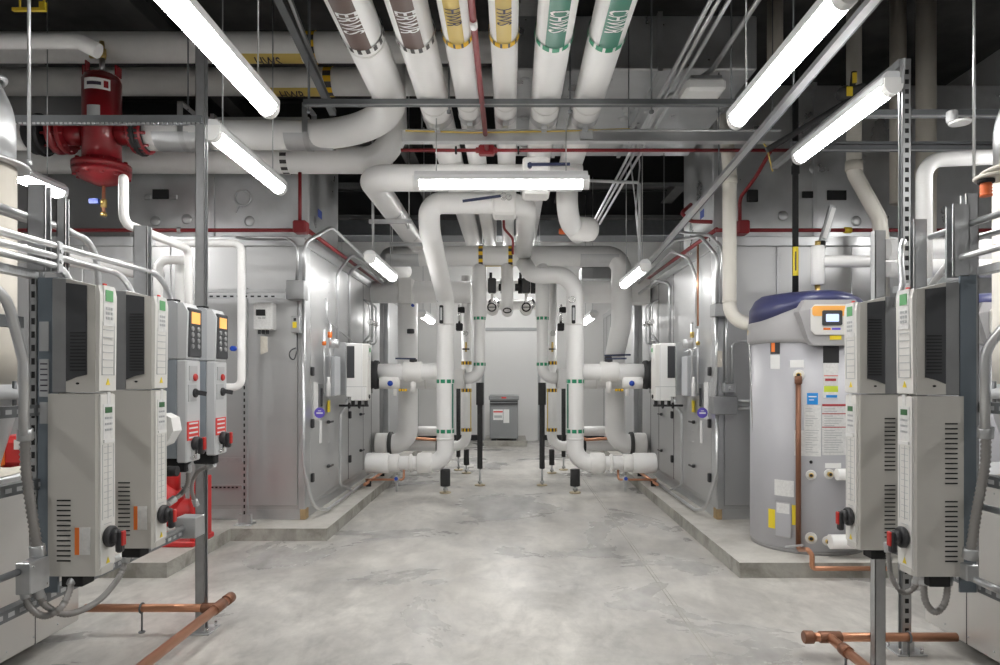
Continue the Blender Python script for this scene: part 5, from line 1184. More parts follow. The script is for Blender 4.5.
# tall vessels at both edges
def vessel(s, lab, labd):
    x, y = -2.49, 3.15
    if s > 0: x, y = 2.50, 3.25
    t = T('vertical_vessel', lab, 'pipe', (x, y, .94))
    part('jacket', MB().lathe((x, y, 1.37), (0,0,1), [(0, .165), (.2, .165), (1.02, .165), (1.02, .165)], 36), 'cream_pipe' if s > 0 else 'beige_pipe', t)
    part('bottom_flange', MB().lathe((x, y, 1.30), (0,0,1), [(0, .20), (.0, .205), (.045, .205), (.06, .17), (.07, .17)], 32), 'label_gray', t)
    part('cone', MB().lathe((x, y, .94), (0,0,1), [(0, .10), (.05, .10), (.36, .18), (.37, .18)], 28), 'galv', t)
    b = MB()
    for k in range(10): a = 2*PI*k/10; b.cyl((x+.19*math.cos(a), y+.19*math.sin(a), 1.27), (x+.19*math.cos(a), y+.19*math.sin(a), 1.385), .009, 6)
    part('flange_bolt', b, 'strut_dark', t)
    part('rim', MB().lathe((x, y, 2.39), (0,0,1), [(0, .17), (.0, .215), (.012, .22), (.02, .17)], 32), 'beige_pipe' if s > 0 else 'galv', t)
    t = T('metal_duct_elbow', labd, 'duct', (x, y, 2.41))
    part('jacket', MB().tube([(x, y, 2.41), (x, y, 2.62), (x+s*.14, y-.12, 3.0), (x+s*.16, y-.15, 4.4)], .162, .25, 28), 'galv', t)
    part('band', MB().torus((x+s*.02, y-.03, 2.74), (s*.28, -.3, 1), .165, .012, 28, 8), 'strut', t)
    part('flange', MB().lathe((x+s*.07, y-.09, 2.88), (s*.22, -.26, 1), [(0, .165), (.0, .21), (.03, .21), (.03, .175), (.045, .175), (.045, .21), (.075, .21), (.075, .165)], 32), 'copper_dull', t)
    b = MB(); ax = V((s*.22, -.26, 1)).normalized(); u = ax.orthogonal().normalized(); w = ax.cross(u); c = V((x+s*.07, y-.09, 2.88))
    for k in range(12): a = 2*PI*k/12; p = c+(u*math.cos(a)+w*math.sin(a))*.195; b.cyl(p-ax*.03, p+ax*.105, .012, 6)
    part('flange_bolt', b, 'chrome', t)
vessel(-1, 'beige jacketed vertical pipe with a flange and cone at the left edge', 'silver metal elbow with a bolted rust coloured flange at the top left edge')
vessel(1, 'cream jacketed vertical pipe at the right edge', 'silver metal elbow at the top right edge')
# thin rods hanging at both sides
one('hanger_rod', MB().cyl((X(29, 3.3), 3.3, Z(165, 3.3)), (X(29, 3.3), 3.3, 4.42), .008, 8).disc_edge((X(29, 3.3), 3.3, Z(165, 3.3)), (X(29, 3.3), 3.3, Z(160, 3.3)), .014, 6, .002), 'conduit', 'pale vertical rod hanging at the upper left beside the metal elbow', 'rod')
one('hanger_rod', MB().cyl((X(974, 3.4), 3.4, Z(178, 3.4)), (X(974, 3.4), 3.4, 4.42), .007, 8), 'conduit', 'pale vertical rod hanging at the upper right beside the metal elbow', 'rod')
# white insulated pipes right edge
t = T('insulated_pipe', 'white insulated pipe bend behind the short double strut at the upper right', 'pipe', (2.9, 5.0, 1.9))
part('pipe_jacket', MB().tube([(X(924, 5.0), 5.0, 2.0), (X(924, 5.0), 5.0, Z(160, 5.0)), (4.6, 5.0, Z(158, 5.0)+.05)], .055, .14, 20), 'white_jacket', t)
for k, (py, r) in enumerate(((250, .07), (268, .06))):
    t = T('insulated_pipe', ['upper white pipe crossing behind the right uprights', 'lower white pipe crossing behind the right uprights'][k], 'pipe', (3.2, 5.6, Z(py, 5.6)))
    part('pipe_jacket', MB().cyl((X(886, 5.6), 5.6, Z(py, 5.6)), (4.9, 5.6, Z(py, 5.6)), r*1.3, 18), 'white_jacket', t)
# ================================================================ water heater
def heater(cx, cy, lab, detail=True):
    r = .42; zb = .107
    t = T('water_heater', lab, 'water heater', (cx, cy, zb))
    part('tank_body', MB().lathe((cx, cy, zb+.03), (0,0,1), [(0, r-.004), (.004, r), (1.54, r)], 64), 'heater_gray', t)
    part('base_ring', MB().lathe((cx, cy, zb), (0,0,1), [(0, r-.008), (.035, r-.008)], 48), 'heater_shroud', t)
    n = V((-.05, -.99875, 0)); u = V((.99875, -.05, 0)); c0 = V((cx, cy, 0))
    def Lp(a, b, z): return c0+u*a+n*b+V((0, 0, z))
    # shroud skirt, dipping at the front fascia
    m_ = MB(); seg = 72; rs = []
    def skirt(k):
        a = 2*PI*k/seg; d = V((math.sin(a), -math.cos(a), 0)); fr = max(0, d.dot(n)); dip = .03*(1/(1+math.exp(-(fr-.93)*60)))
        return d, dip, fr
    for lev in range(6):
        ring = []
        for k in range(seg):
            d, dip, fr = skirt(k)
            lo = 1.665-dip; hi = 1.83+.13*max(0, fr)**3
            zz = [lo, lo+.012, lo+.03, (lo+hi)/2, hi-.004, hi][lev]; rr = [r+.002, r+.018, r+.022, r+.022, r+.018, r+.010][lev]
            ring.append(c0+d*rr+V((0, 0, zz)))
        rs.append(ring)
    m_.rings(rs, True, False); part('shroud', m_, 'heater_shroud', t)
    # navy lid: domed, lower at the sides, flat top
    rs = []
    for lev in range(7):
        ring = []
        for k in range(seg):
            d, dip, fr = skirt(k); hi = 1.83+.13*max(0, fr)**3
            f = [0, .25, .5, .72, .88, .97, 1][lev]; rad = [r+.012, r+.005, r-.02, r-.07, r-.14, r-.24, .001][lev]
            sq = 1-.10*abs(math.sin(2*math.atan2(d.x, d.y)))*(.5+lev*.1 if lev < 5 else .5)
            ring.append(c0+d*rad*(sq if lev > 1 else 1)+V((0, 0, hi+(2.055-hi)*(1-(1-f)**2)**.9)))
        rs.append(ring)
    m_ = MB().rings(rs, True, True); part('lid', m_, 'navy_lid', t)
    # control fascia
    def lbox(mb, a0, a1, b0, b1, z0, z1, ch=.0):
        q = [(a0+ch, z0), (a1-ch, z0), (a1, z0+ch), (a1, z1-ch), (a1-ch, z1), (a0+ch, z1), (a0, z1-ch), (a0, z0+ch)]
        vs = [Lp(a, b0, z) for a, z in q]+[Lp(a, b1, z) for a, z in q]; k = 8
        return mb.add(vs, [list(range(8)), list(range(8, 16))[::-1]]+[[i, (i+1) % 8, 8+(i+1) % 8, 8+i] for i in range(8)])
    hous = MB()
    q = [(-.25, 1.88), (-.18, 1.68), (-.14, 1.635), (.14, 1.635), (.18, 1.68), (.25, 1.88), (.20, 1.965), (-.20, 1.965)]
    vs = [Lp(a, .20, z) for a, z in q]+[Lp(a*.90, .462+(.0 if z < 1.9 else -.02), z) for a, z in q]
    hous.add(vs, [list(range(8)), list(range(8, 16))[::-1]]+[[i, (i+1) % 8, 8+(i+1) % 8, 8+i] for i in range(8)])
    part('fascia_housing', hous, 'heater_shroud', t)
    pn = lbox(MB(), -.145, .145, .44, .474, 1.712, 1.928, .03); part('control_panel', pn, 'drive_white', t, 'white control panel')
    p = part('orange_band', lbox(MB(), -.138, .138, .474, .4765, 1.845, 1.918, .012), 'orange_panel', t)
    part('screen_bezel', lbox(MB(), -.070, .070, .474, .484, 1.778, 1.885, .008), 'charcoal_vent', t)
    part('screen', lbox(MB(), -.045, .045, .484, .486, 1.803, 1.858, .004), 'lcd_blue', t, 'pale blue lit display')
    part('logo_strip', lbox(lbox(MB(), -.06, -.01, .474, .476, 1.745, 1.76).m(1), .0, .06, .474, .476, 1.745, 1.76), ['label_orange', 'label_purple'], t)
    part('yellow_sticker', lbox(MB(), -.01, .07, .455, .466, 1.675, 1.705), 'label_yellow', t)
    if detail:
        def ang(px, py=None):
            lo, hi = -1.25, .9
            for _ in range(40):
                mid = (lo+hi)/2; x = cx+r*math.sin(mid); y = cy-r*math.cos(mid)
                if VX+F*x/y < px: lo = mid
                else: hi = mid
            return lo, cy-r*math.cos(lo)
        def stick(name, px0, px1, py0, py1, m_, off=.0015, lab=None, mb=None):
            a0, y0 = ang(px0); a1, y1 = ang(px1); ym = (y0+y1)/2
            b = (mb or MB()).arcstrip((cx, cy, 0), (0,0,1), r+off, a0, a1, (0,-1,0), Z(py1, ym), Z(py0, ym), 6)
            return part(name, b, m_, t, lab) if name else b
        stick('yellow_sticker', 754.5, 759, 341, 349, 'label_yellow')
        stick('black_label', 770.5, 780, 341, 354, 'label_black'); stick('label_picture', 771.5, 775, 342.5, 352, 'label_orange', .002); stick('white_label', 770.5, 780, 355, 369, 'label_white')
        stick('white_label', 790, 804, 360, 367.5, 'label_white')
        stick('black_label', 823, 839, 346, 363, 'label_black'); stick('warning_label', 823, 838, 363, 398, 'label_paper')
        stick('red_line', 824, 838, 375.4, 376.2, 'label_red', .002); stick('red_mark', 825, 836, 378.5, 381, 'label_dkred', .002)
        stick('lime_bar', 824, 838, 386, 392, 'label_lime', .002); stick('blue_oval', 826, 837, 395, 397.6, 'label_blue', .0022)
        stick('energy_label', 807, 818, 393, 404.5, 'label_blue'); b = stick(None, 808.5, 816.5, 396, 397.2, None, .002); stick(None, 809, 814, 399.5, 400.3, None, .002, mb=b); part('energy_mark', b, 'label_white', t)
        stick('paper_notice', 804, 821, 405, 456, 'label_paper'); stick('paper_notice', 822, 846, 404, 455, 'label_paper', .002)
        stick('paper_notice', 794.5, 821, 430.5, 456, 'label_paper', .001)
        for y0, y1 in ((404, 406.2), (413.2, 414.2), (426.6, 427.6)): stick('red_line', 822, 846, y0, y1, 'label_dkred', .003)
        tl = MB(); rnd = random.Random(4)
        for py in [408.5+2.4*i for i in range(19)]:
            if abs(py-414) < 1.4 or abs(py-427) < 1.4: continue
            stick(None, 824, 824+rnd.uniform(8, 20), py, py+.7, None, .0032, mb=tl); stick(None, 805.5, 805.5+rnd.uniform(6, 14), py, py+.6, None, .0032, mb=tl)
        part('print_pattern', tl, 'label_gray', t)
        stick('paper_label', 774.5, 794, 480, 496, 'label_paper')
        stick('access_cover', 776, 791.5, 501, 537, 'heater_shroud', .012); stick('access_cover_face', 776.6, 791, 501.8, 536, 'heater_gray', .0135); stick('paper_label', 777.5, 790, 503, 513, 'label_paper', .0145)
        stick('yellow_sticker', 768.5, 775.5, 509, 528, 'label_yellow'); stick('yellow_sticker', 792, 796, 505, 525, 'label_yellow')
        stick('white_label', 825, 841, 463, 468, 'label_white')
        # ports
        for (px, py, rr) in ((799, 375, .035), (811, 475, .032), (829, 474, .032), (811, 538, .036), (827, 541, .03)):
            a, y = ang(px); d = V((math.sin(a), -math.cos(a), 0)); p = V((cx, cy, 0))+d*r; p.z = Z(py, p.y)
            q = part('port_collar', MB().disc_edge(p-d*.01, p+d*.008, rr*1.15, 20, .003), 'label_paper', t)
            part('brass_fitting', MB().disc_edge(p, p+d*.03, rr*.55, 12, .003).m(1).cyl(p+d*.03, p+d*.031, rr*.35, 12), ['brass', 'slot_black'], q)
        a, y = ang(811); p = V((cx+r*math.sin(a), cy-r*math.cos(a), Z(462, y)))
        part('test_plug', MB().sphere(p, .012, 10), 'slot_black', t)
        for px, py in ((830, 474), (826, 541)):
            a, y = ang(px); p = V((cx+r*math.sin(a), cy-r*math.cos(a)-.04, Z(py, y-.04)))
            part('insulated_stub', MB().tube([p+V((.02 if py < 500 else -.0, -.02, 0)), p+V((.95, -.02, 0))], .042 if py < 500 else .052, .05, 18), 'white_jacket', t, 'white insulated stub pipe')
        # relief pipe (dull copper) down the front
        a, y = ang(799); d = V((math.sin(a), -math.cos(a), 0)); p = V((cx, cy, 0))+d*(r+.035)
        part('relief_pipe', MB().tube([(p.x, p.y, Z(378, p.y)), (p.x, p.y, Z(547, p.y))], .019, .03, 14).disc_edge((p.x, p.y, Z(384, p.y)), (p.x, p.y, Z(376, p.y)), .026, 14, .004), 'copper_dull', t)
        dr_ = MB().tube([(p.x-.0, p.y-.0, Z(547, p.y)), (p.x, p.y-.02, Z(549, p.y)), (X(808, 4.74), 4.74, Z(549.5, 4.74)), (X(812, 4.72), 4.72, Z(555, 4.72)), (X(812, 4.72), 4.72, Z(568.5, 4.72)), (2.62, 4.72, Z(568.5, 4.72))], .017, .025, 14)
        part('drain_line', dr_, 'copper', t, 'copper drain line along the pad edge')
        part('valve_handle', MB().obox((X(785, 4.85), 4.85, Z(547, 4.85)), (X(803, 4.85), 4.85, Z(545, 4.85)), .01, .012), 'label_gray', t)
    return t
heater(2.325, 5.35, 'grey cylindrical water heater with a navy lid and white control panel')
heater(3.72, 5.5, 'second navy lidded water heater, glimpsed at the right edge behind the uprights', False)
t = T('flue_pipe', 'thick cream pipe dropping left of the water heater and bending into its side', 'pipe', (1.80, 5.6, 1.8))
part('pipe', MB().tube([(1.80, 5.75, 3.6), (1.80, 5.6, 3.15), (1.80, 5.6, 1.84), (1.99, 5.48, 1.84)], .056, .17, 24), 'cream_pipe', t)
part('elbow_seam', MB().cyl((1.80, 5.6, 2.02), (1.80, 5.6, 2.035), .0585, 24).cyl((1.80, 5.6, 3.0), (1.80, 5.6, 3.06), .062, 24), 'cream_pipe', t)
part('drain_tube', MB().tube([(1.90, 5.42, 1.78), (1.90, 5.42, 1.70), (1.905, 5.38, 1.25), (1.915, 5.36, .95)], .009, .05, 8).m(1).disc_edge((1.90, 5.42, 1.74), (1.90, 5.42, 1.78), .014, 10, .002), ['chrome', 'brass'], t)
t = T('gas_pipe', 'black gas pipe with a yellow label dropping to the water heater lid', 'pipe', (2.30, 5.5, 2.0))
part('pipe', MB().cyl((2.30, 5.5, 1.98), (2.30, 5.5, 3.9), .024, 16).disc_edge((2.30, 5.5, 3.05), (2.30, 5.5, 3.12), .032, 14, .003), 'slot_black', t)
lb = MB().arcstrip((2.30, 5.5, 0), (0,0,1), .0255, -1.0, 1.0, (-.3, -1, 0), Z(276, 5.5), Z(247, 5.5), 6); lb.m(1).arcstrip((2.30, 5.5, 0), (0,0,1), .0262, -.2, .2, (-.3, -1, 0), Z(271, 5.5), Z(252, 5.5), 3)
part('yellow_label', lb, ['label_yellow', 'text_dark'], t)
t = T('insulated_pipe', 'white insulated tee standing on the water heater lid with an arm to the right', 'pipe', (2.39, 5.3, 2.05))
part('upright', MB().disc_edge((2.39, 5.3, Z(285, 5.3)), (2.39, 5.3, Z(246, 5.3)), .050, 22, .004), 'white_jacket', t)
part('arm', MB().disc_edge((2.42, 5.3, Z(261.5, 5.3)), (2.80, 5.3, Z(261.5, 5.3)), .046, 20, .012).cyl((2.80, 5.3, Z(261.5, 5.3)), (3.0, 5.3, Z(261.5, 5.3)), .012, 10), 'white_jacket', t)
part('brass_nipple', MB().cyl((2.39, 5.3, 2.03), (2.39, 5.3, Z(285, 5.3)), .02, 12).cyl((2.39, 5.3, Z(246, 5.3)), (2.39, 5.3, Z(241, 5.3)), .02, 12), 'brass', t)
p0, p1 = at(823, 241, 5.6), at(833, 206, 5.6)
t = T('vent_damper', 'small leaning metal channel with a pale face above the white insulated tee', 'bracket', tuple(p0))
part('channel', MB().obox(p0, p1, .06, .03, (0, 1, 0)), 'strut', t)
part('pale_face', MB().obox(p0+V((.002, -.02, .02)), p1+V((-.002, -.02, -.02)), .035, .006, (0, 1, 0)), 'label_white', t)
part('neck', MB().cyl((p0.x, 5.6, p0.z-.06), p0, .02, 10), 'slot_black', t)
# ================================================================ left background piping in front of the air handler
def wp(path, r, lab, bend=.07, extra=None):
    t = T('insulated_pipe', lab, 'pipe', tuple(path[-1])); part('pipe_jacket', MB().tube(path, r, bend, 18), 'white_jacket', t); return t
wp([(-3.31, 5.8, 3.10), (-2.45, 4.3, 2.66), (-2.45, 4.3, 2.38), (-2.45, 5.17, 2.38), (-2.45, 5.17, 1.5)], .030, 'slim white pipe dropping under the red separator, then running back and down')
t = wp([(-2.86, 5.5, 2.49), (-2.18, 5.5, 2.49), (-2.18, 5.5, 1.325), (-2.9, 5.5, 1.325)], .031, 'slim white pipe frame with a blue valve right of the tall left post')
part('valve_knob', MB().disc_edge((-2.215, 5.45, 1.635), (-2.215, 5.40, 1.635), .022, 14, .006), 'blue_handle', t, 'blue knob')
wp([(-2.75, 5.3, 1.4), (-2.75, 5.3, 2.32), (-2.52, 5.3, 2.32)], .034, 'slim white pipe loop left of the middle upright, behind the drives')
wp([(-2.63, 5.4, 1.4), (-2.63, 5.4, 2.30)], .034, 'slim white vertical pipe between the loops behind the drives', .05)
wp([(-3.9, 4.5, 2.16), (-3.2, 4.6, 2.25), (-2.9, 5.6, 2.25)], .06, 'white pipe slanting behind the left conduit bundle', .1)
t = T('strut_stand', 'slotted strut stand on the left pad in front of the air handler', 'stand', (-2.345, 6.0, .107))
part('upright', MB().box(-2.366, -2.325, 5.98, 6.02, .11, 2.2), 'strut', t)
sl = MB()
for i in range(34): sl.box(-2.352, -2.339, 5.979, 5.981, .2+i*.055, .23+i*.055)
part('slot_pattern', sl, 'slot_black', t)
part('cross_rail', MB().box(-2.9, -1.98, 5.955, 5.98, 2.10, 2.13).box(-2.9, -1.98, 5.955, 5.98, 2.15, 2.18).box(-2.9, -2.36, 5.96, 5.98, .42, .46).box(-2.9, -2.36, 5.96, 5.98, .66, .70), 'strut', t)
sl = MB()
for i in range(14): sl.box(-2.88+i*.06, -2.85+i*.06, 5.953, 5.955, 2.108, 2.122).box(-2.88+i*.036, -2.86+i*.036, 5.958, 5.960, .435, .448)
part('slot_pattern', sl, 'slot_black', t)
part('base_plate', MB().box(-2.42, -2.27, 5.93, 6.07, .107, .118, .002).box(-2.40, -2.366, 5.98, 6.02, .118, .2).box(-2.325, -2.29, 5.98, 6.02, .118, .2), 'galv', t)
# red pump
t = T('pump', 'bright red pump on the left pad, partly hidden by the grey drives', 'pump', (-2.62, 5.35, .107))
part('base_frame', MB().box(-2.98, -2.42, 5.18, 5.55, .108, .15, .008).box(-2.46, -2.42, 5.2, 5.5, .15, .62, .006).box(-2.86, -2.80, 5.2, 5.5, .15, .5, .006), 'red_paint_bright', t)
part('volute', MB().lathe((-2.76, 5.34, .42), (0, 1, 0), [(-.13, .05), (-.12, .12), (-.09, .17), (0, .19), (.08, .17), (.12, .10)], 26).cyl((-2.66, 5.34, .5), (-2.66, 5.34, .80), .06, 18).disc_edge((-2.66, 5.34, .76), (-2.66, 5.34, .80), .10, 18), 'red_paint_bright', t)
part('motor', MB().lathe((-2.72, 5.36, .34), (1, 0, 0), [(0, .09), (.02, .11), (.24, .11), (.26, .08)], 24), 'red_paint_bright', t)
part('label', plate(MB(), (-2.70, 5.20, .50), (1,0,0), (0,0,1), .08, .05), 'label_white', t)
# ================================================================ fittings on the air handlers
def boxthing(name, lab, cat, x0, x1, y0, y1, z0, z1, m_='strut', extras=()):
    t = T(name, lab, cat, ((x0+x1)/2, y1, z0)); part('box_body', MB().box(x0, x1, y0, y1, z0, z1, .006), m_, t)
    for nm, mb, mm in extras: part(nm, mb, mm, t)
    return t
D = 6.17
def fx(px): return X(px, 6.12)
def fz(py): return Z(py, 6.12)
boxthing('junction_box', 'grey junction box on the near corner of the left air handler', 'box', fx(288), fx(306), 6.06, 6.19, fz(300), fz(281), 'heatsink')
t = boxthing('wall_controller', 'pale wall controller with a small dark display on the left air handler front', 'control box', fx(255), fx(274), 6.08, 6.19, fz(330), fz(303), 'label_paper')
part('display', MB().box(fx(258), fx(267), 6.07, 6.08, fz(316), fz(310)), 'slot_black', t); part('button', MB().box(fx(260), fx(263), 6.07, 6.08, fz(319), fz(317.5)).box(fx(264), fx(267), 6.07, 6.08, fz(319), fz(317.5)), 'label_gray', t)
gl_ = MB()
for px in (259, 263, 267): gl_.cyl((fx(px), 6.13, fz(334)), (fx(px), 6.13, fz(329.5)), .014, 10)
part('cable_gland', gl_, 'charcoal_vent', t)
one('paper_tag', MB().add([(fx(261), 6.1, fz(336)), (fx(269), 6.08, fz(337)), (fx(271), 6.04, fz(352)), (fx(263), 6.06, fz(355)), (fx(261), 6.102, fz(336)), (fx(269), 6.082, fz(337)), (fx(271), 6.042, fz(352)), (fx(263), 6.062, fz(355))], [(0,1,2,3), (7,6,5,4), (0,4,5,1), (1,5,6,2), (2,6,7,3), (3,7,4,0)]), 'cloth', 'paper tag hanging below the pale wall controller', 'tag')
t = boxthing('switch_box', 'small grey switch with a yellow sticker below the left junction box', 'switch', fx(291), fx(300), 6.11, 6.19, fz(333), fz(316), 'strut')
part('yellow_sticker', MB().box(fx(293), fx(297), 6.107, 6.11, fz(328), fz(322)).m(1).box(fx(294), fx(296.5), 6.106, 6.11, fz(321), fz(318)), ['label_yellow', 'slot_black'], t)
part('cord_loop', MB().tube([(fx(296), 6.15, fz(333)), (fx(297), 6.13, fz(350)), (fx(294), 6.12, fz(361)), (fx(289), 6.12, fz(357)), (fx(290), 6.12, fz(350)), (fx(296), 6.12, fz(348))], .006, .06, 8), 'charcoal_vent', t)
conduit([[(fx(296), 6.14, fz(281)), (fx(297), 6.14, fz(245)), (fx(285), 6.14, fz(237)), (fx(235), 6.14, fz(237))]], .012, 'thin conduit rising from the left junction box and turning left', bend=.10)
conduit([[(fx(303.5), 6.12, fz(300)), (fx(303.5), 6.12, .62), (-1.80, 6.18, .22), (-1.76, 6.5, .14), (-1.76, 9.0, .14)]], .016, 'conduit down the near corner of the left air handler, then back along its base', bend=.22)
conduit([[(fx(304), 6.12, fz(282)), (fx(304), 6.12, 2.62), (-1.70, 6.45, 2.83), (-1.62, 7.2, 2.74), (-1.60, 9.2, 2.74)]], .016, 'near conduit arching off the left air handler corner and running back', bend=.16)
conduit([[(-1.84, 7.2, 1.75), (-1.84, 7.2, 2.5), (-1.74, 7.4, 2.74), (-1.66, 7.8, 2.72), (-1.66, 9.2, 2.70)]], .016, 'second conduit arching from the small left side drive', bend=.14)
conduit([[(-1.84, 7.75, 1.78), (-1.84, 7.75, 2.62), (-1.76, 7.95, 2.72), (-1.71, 9.2, 2.66)]], .016, 'third conduit rising behind the small left side drive', bend=.12)
conduit([[(-1.83, 7.6, 1.16), (-1.83, 7.55, 1.07), (-1.83, 7.3, 1.02), (-1.83, 7.28, .25), (-1.76, 7.5, .17)]], .014, 'bent conduit from the left side drive down to the base', bend=.08)
conduit([[(-1.85, 6.8, 2.2), (-1.85, 6.85, 1.98), (-1.83, 8.6, 1.72)]], .010, 'thin sensor line slanting along the left air handler side', bend=.05)
def side_drive(s, lab):
    y0, y1 = 7.22, 7.42
    x = lambda a: s*a
    t = T('side_drive', lab, 'drive', (s*1.7, 7.3, 1.17), 'small drives on the air handler sides')
    part('mount_bracket', MB().box(x(1.88), x(1.752), y0-.01, y1, 1.22, 1.78, .004), 'strut', t)
    part('drive_body', MB().box(x(1.75), x(1.58), y0, y1, 1.20, 1.77, .006).box(x(1.70), x(1.54), y0+.002, y1, 1.16, 1.30, .006), 'label_white', t)
    part('front_cover', MB().box(x(1.60), x(1.525), y0+.01, y1-.01, 1.16, 1.765, .012), 'drive_white', t)
    v = part('side_vent', MB().box(x(1.742), x(1.662), y0-.006, y0+.004, 1.40, 1.74, .003), 'charcoal_vent', t)
    part('control_panel', MB().box(x(1.527), x(1.519), y0+.04, y1-.04, 1.62, 1.73), 'label_paper', t)
    part('display', MB().box(x(1.52), x(1.516), y0+.06, y1-.06, 1.68, 1.72), 'lcd_green', t)
    part('seam_line', MB().box(x(1.585), x(1.583), y0-.001, y0+.004, 1.17, 1.76).box(x(1.75), x(1.53), y0-.001, y0+.003, 1.305, 1.31), 'label_gray', t)
    part('rotary_handle', MB().disc_edge((x(1.525), 7.3, 1.2), (x(1.512), 7.3, 1.2), .025, 14), 'black_plastic', t)
    gl = MB()
    for k in range(3): gl.cyl((x(1.56+.07*k), 7.32, 1.10), (x(1.56+.07*k), 7.32, 1.165), .02, 10)
    part('cable_gland', gl, 'black_plastic', t)
    part('linkage', MB().cyl((x(1.55), 7.4, 1.10), (x(1.87), 7.4, 1.10), .012, 8).disc_edge((x(1.64), 7.4, 1.10), (x(1.66), 7.4, 1.10), .035, 12).disc_edge((x(1.75), 7.4, 1.10), (x(1.77), 7.4, 1.10), .035, 12), 'black_plastic', t)
side_drive(-1, 'small white drive with a grey bracket fixed to the left air handler side'); side_drive(1, 'small white drive with a grey bracket fixed to the right air handler side')
for s in (-1, 1):
    a = SN[s]
    t = boxthing('sensor_box', 'grey blue control box with small tubes on the %s air handler side' % a, 'box', s*1.76, s*1.88, 6.80, 7.02, 1.22, 1.62, 'drive_gray')
    part('tube_cluster', MB().disc_edge((s*1.75, 6.72, 1.70), (s*1.75, 6.72, 1.78), .05, 14).cyl((s*1.80, 6.76, 1.30), (s*1.80, 6.76, 1.95), .012, 8).cyl((s*1.83, 6.66, 1.25), (s*1.83, 6.66, 1.88), .010, 8), 'conduit', t)
    part('copper_fitting', MB().disc_edge((s*1.80, 6.76, 1.80), (s*1.80, 6.76, 1.86), .022, 10).disc_edge((s*1.83, 6.66, 1.72), (s*1.83, 6.66, 1.76), .02, 10), 'label_orange' if s < 0 else 'brass', t)
    part('white_bottle', MB().lathe((s*1.80, 6.70, 1.22), (0,0,1), [(0, .022), (.12, .022), (.15, .012), (.19, .012)], 12), 'label_white', t)
    one('yellow_tag', MB().box(s*1.86, s*1.868, 6.92, 7.0, 1.05, 1.17), 'label_yellow', 'small yellow tag on the %s air handler side' % a, 'tag')
    one('round_tag', MB().cyl((s*1.815, 6.45, 1.07), (s*1.815, 6.447, 1.07), .050, 28).m(1).box(s*1.785, s*1.845, 6.4455, 6.447, 1.06, 1.075).box(s*1.80, s*1.83, 6.4455, 6.447, 1.085, 1.092), ['label_purple', 'label_white'], 'round purple tag hanging on the %s air handler door' % a, 'tag')
    one('paper_tag', MB().box(s*1.868, s*1.878, 6.66, 6.72, .76, .98), 'label_white', 'long white paper tag below the purple tag on the %s air handler' % a, 'tag')
    t = T('sight_gauge', 'dark narrow gauge above the purple tag on the %s air handler door' % a, 'gauge', (s*1.87, 6.7, 1.12))
    part('gauge_body', MB().box(s*1.855, s*1.879, 6.67, 6.71, 1.12, 1.30, .004), 'charcoal_vent', t)
    part('paper_sheet', MB().box(s*1.872, s*1.879, 6.46, 6.60, 1.0, 1.36), 'label_paper', t)
    part('mount_plate', MB().box(s*1.868, s*1.879, 6.63, 6.75, 1.08, 1.34), 'heatsink', t)
# right air handler extras
def gx(px, D=6.12): return X(px, D)
boxthing('junction_box', 'small grey junction box on the near corner of the right air handler', 'box', gx(712), gx(731), 6.04, 6.19, fz(317), fz(304), 'heatsink')
t = boxthing('junction_box', 'larger grey junction box low on the right air handler corner with conduits to the right', 'box', gx(711), gx(735), 6.04, 6.19, fz(414), fz(396), 'heatsink')
part('side_conduit', MB().cyl((gx(735), 6.12, fz(401)), (gx(775), 6.12, fz(401)), .014, 10).cyl((gx(735), 6.12, fz(408)), (gx(775), 6.12, fz(408)), .014, 10), 'conduit', t)
t = boxthing('switch_box', 'grey receptacle box under two thin conduits beside the water heater', 'switch', gx(724), gx(735), 6.1, 6.19, fz(393), fz(383), 'strut')
part('cover_knob', MB().disc_edge((gx(729.5), 6.1, fz(388)), (gx(729.5), 6.085, fz(388)), .02, 12), 'label_gray', t)
conduit([[(gx(717), 6.12, 2.02), (gx(717), 6.12, 2.50), (gx(708), 6.35, 2.72), (1.72, 7.1, 2.84), (1.60, 9.2, 2.72)]], .016, 'near conduit arching off the right air handler corner and running back', bend=.14)
conduit([[(gx(722), 6.12, 1.95), (gx(722), 6.12, 2.58), (gx(716), 6.3, 2.72), (1.66, 6.8, 2.86), (1.66, 9.2, 2.74)]], .015, 'second conduit arching off the right air handler corner', bend=.14)
conduit([[(1.84, 6.75, 1.9), (1.84, 6.75, 2.4), (1.80, 6.9, 2.62), (1.70, 7.2, 2.74), (1.70, 9.2, 2.66)]], .015, 'bowed conduit on the right air handler side', bend=.2)
conduit([[(1.84, 7.9, 1.78), (1.84, 7.9, 2.5), (1.74, 8.1, 2.56), (1.70, 9.2, 2.52)]], .016, 'straight conduit rising behind the small right side drive', bend=.08)
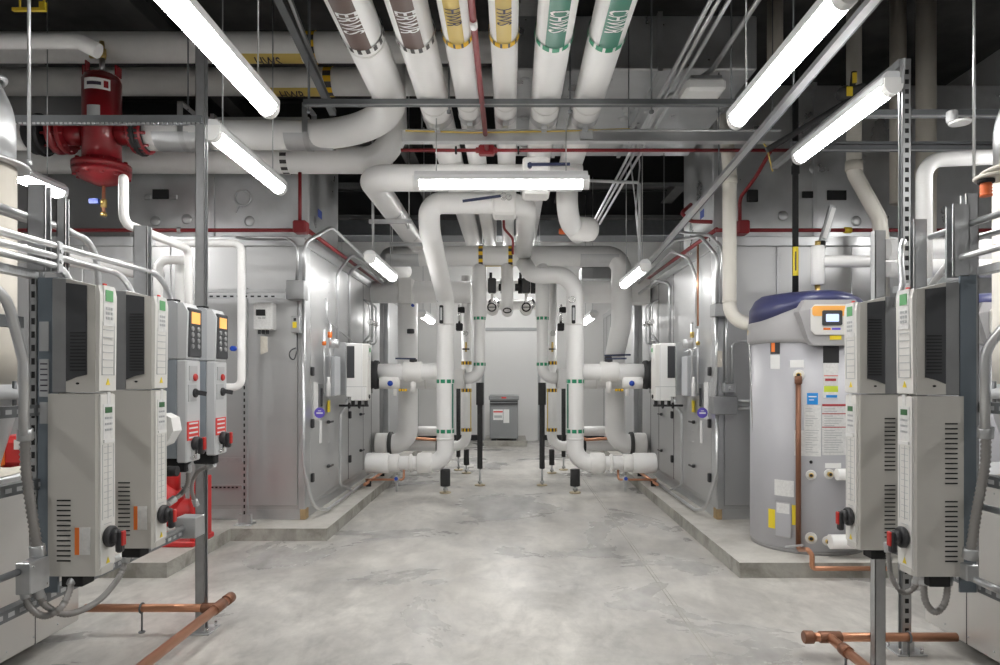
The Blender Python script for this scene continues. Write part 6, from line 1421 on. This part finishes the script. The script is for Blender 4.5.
conduit([[(1.83, 7.6, 1.16), (1.83, 7.55, 1.07), (1.83, 7.3, 1.02), (1.83, 7.28, .25), (1.76, 7.5, .17)]], .014, 'bent conduit from the right side drive down to the base', bend=.08)
conduit([[(gx(717), 6.12, 1.08), (gx(717), 6.12, .55), (1.78, 6.22, .20), (1.76, 6.5, .14), (1.76, 9.0, .14)]], .016, 'conduit down the near corner of the right air handler, then back along its base', bend=.22)
conduit([[(gx(717), 6.13, fz(317)), (gx(717), 6.13, fz(396))]], .016, 'vertical conduit between the two right junction boxes')
conduit([[(gx(727), 6.14, fz(383)), (gx(727), 6.14, fz(300))], [(gx(733), 6.14, fz(383)), (gx(733), 6.14, fz(345)), (gx(737), 6.14, fz(342)), (gx(750), 6.14, fz(341))]], .011, 'pair of thin conduits above the receptacle box')
conduit([[(1.85, 6.7, 1.70), (1.84, 8.7, 1.60)]], .010, 'thin sensor line slanting along the right air handler side')
one('paper_tag', MB().box(gx(716.5), gx(721), 6.085, 6.09, fz(367), fz(351)), 'cloth', 'cream paper tag hanging on the vertical conduit at right', 'tag')
one('copper_line', MB().cyl((1.80, 6.55, 1.9), (1.80, 6.55, 2.68), .010, 8), 'copper', 'thin copper line on the right air handler corner', 'pipe')
# ================================================================ camera and render settings
cam = bpy.data.cameras.new('camera'); co = bpy.data.objects.new('camera', cam); C.objects.link(co)
co.location = (0, 0, CZ); co.rotation_euler = (PI/2, 0, 0)
cam.sensor_width = 36; cam.lens = 36*F/1000; cam.shift_x = (500-VX)/1000; cam.shift_y = (HY-332.5)/1000; cam.clip_start = .05; cam.clip_end = 60
sc = bpy.context.scene; sc.camera = co
w = bpy.data.worlds.new('world'); sc.world = w; w.use_nodes = True
w.node_tree.nodes['Background'].inputs['Color'].default_value = (.8, .85, .9, 1); w.node_tree.nodes['Background'].inputs['Strength'].default_value = .3
sc.view_settings.view_transform = 'Standard'; sc.view_settings.look = 'None'; sc.view_settings.gamma = 1; sc.view_settings.exposure = EXPO
sc.view_settings.use_curve_mapping = False
sc.cycles.use_denoising = True
sc.cycles.max_bounces = 10; sc.cycles.diffuse_bounces = 6; sc.cycles.glossy_bounces = 5
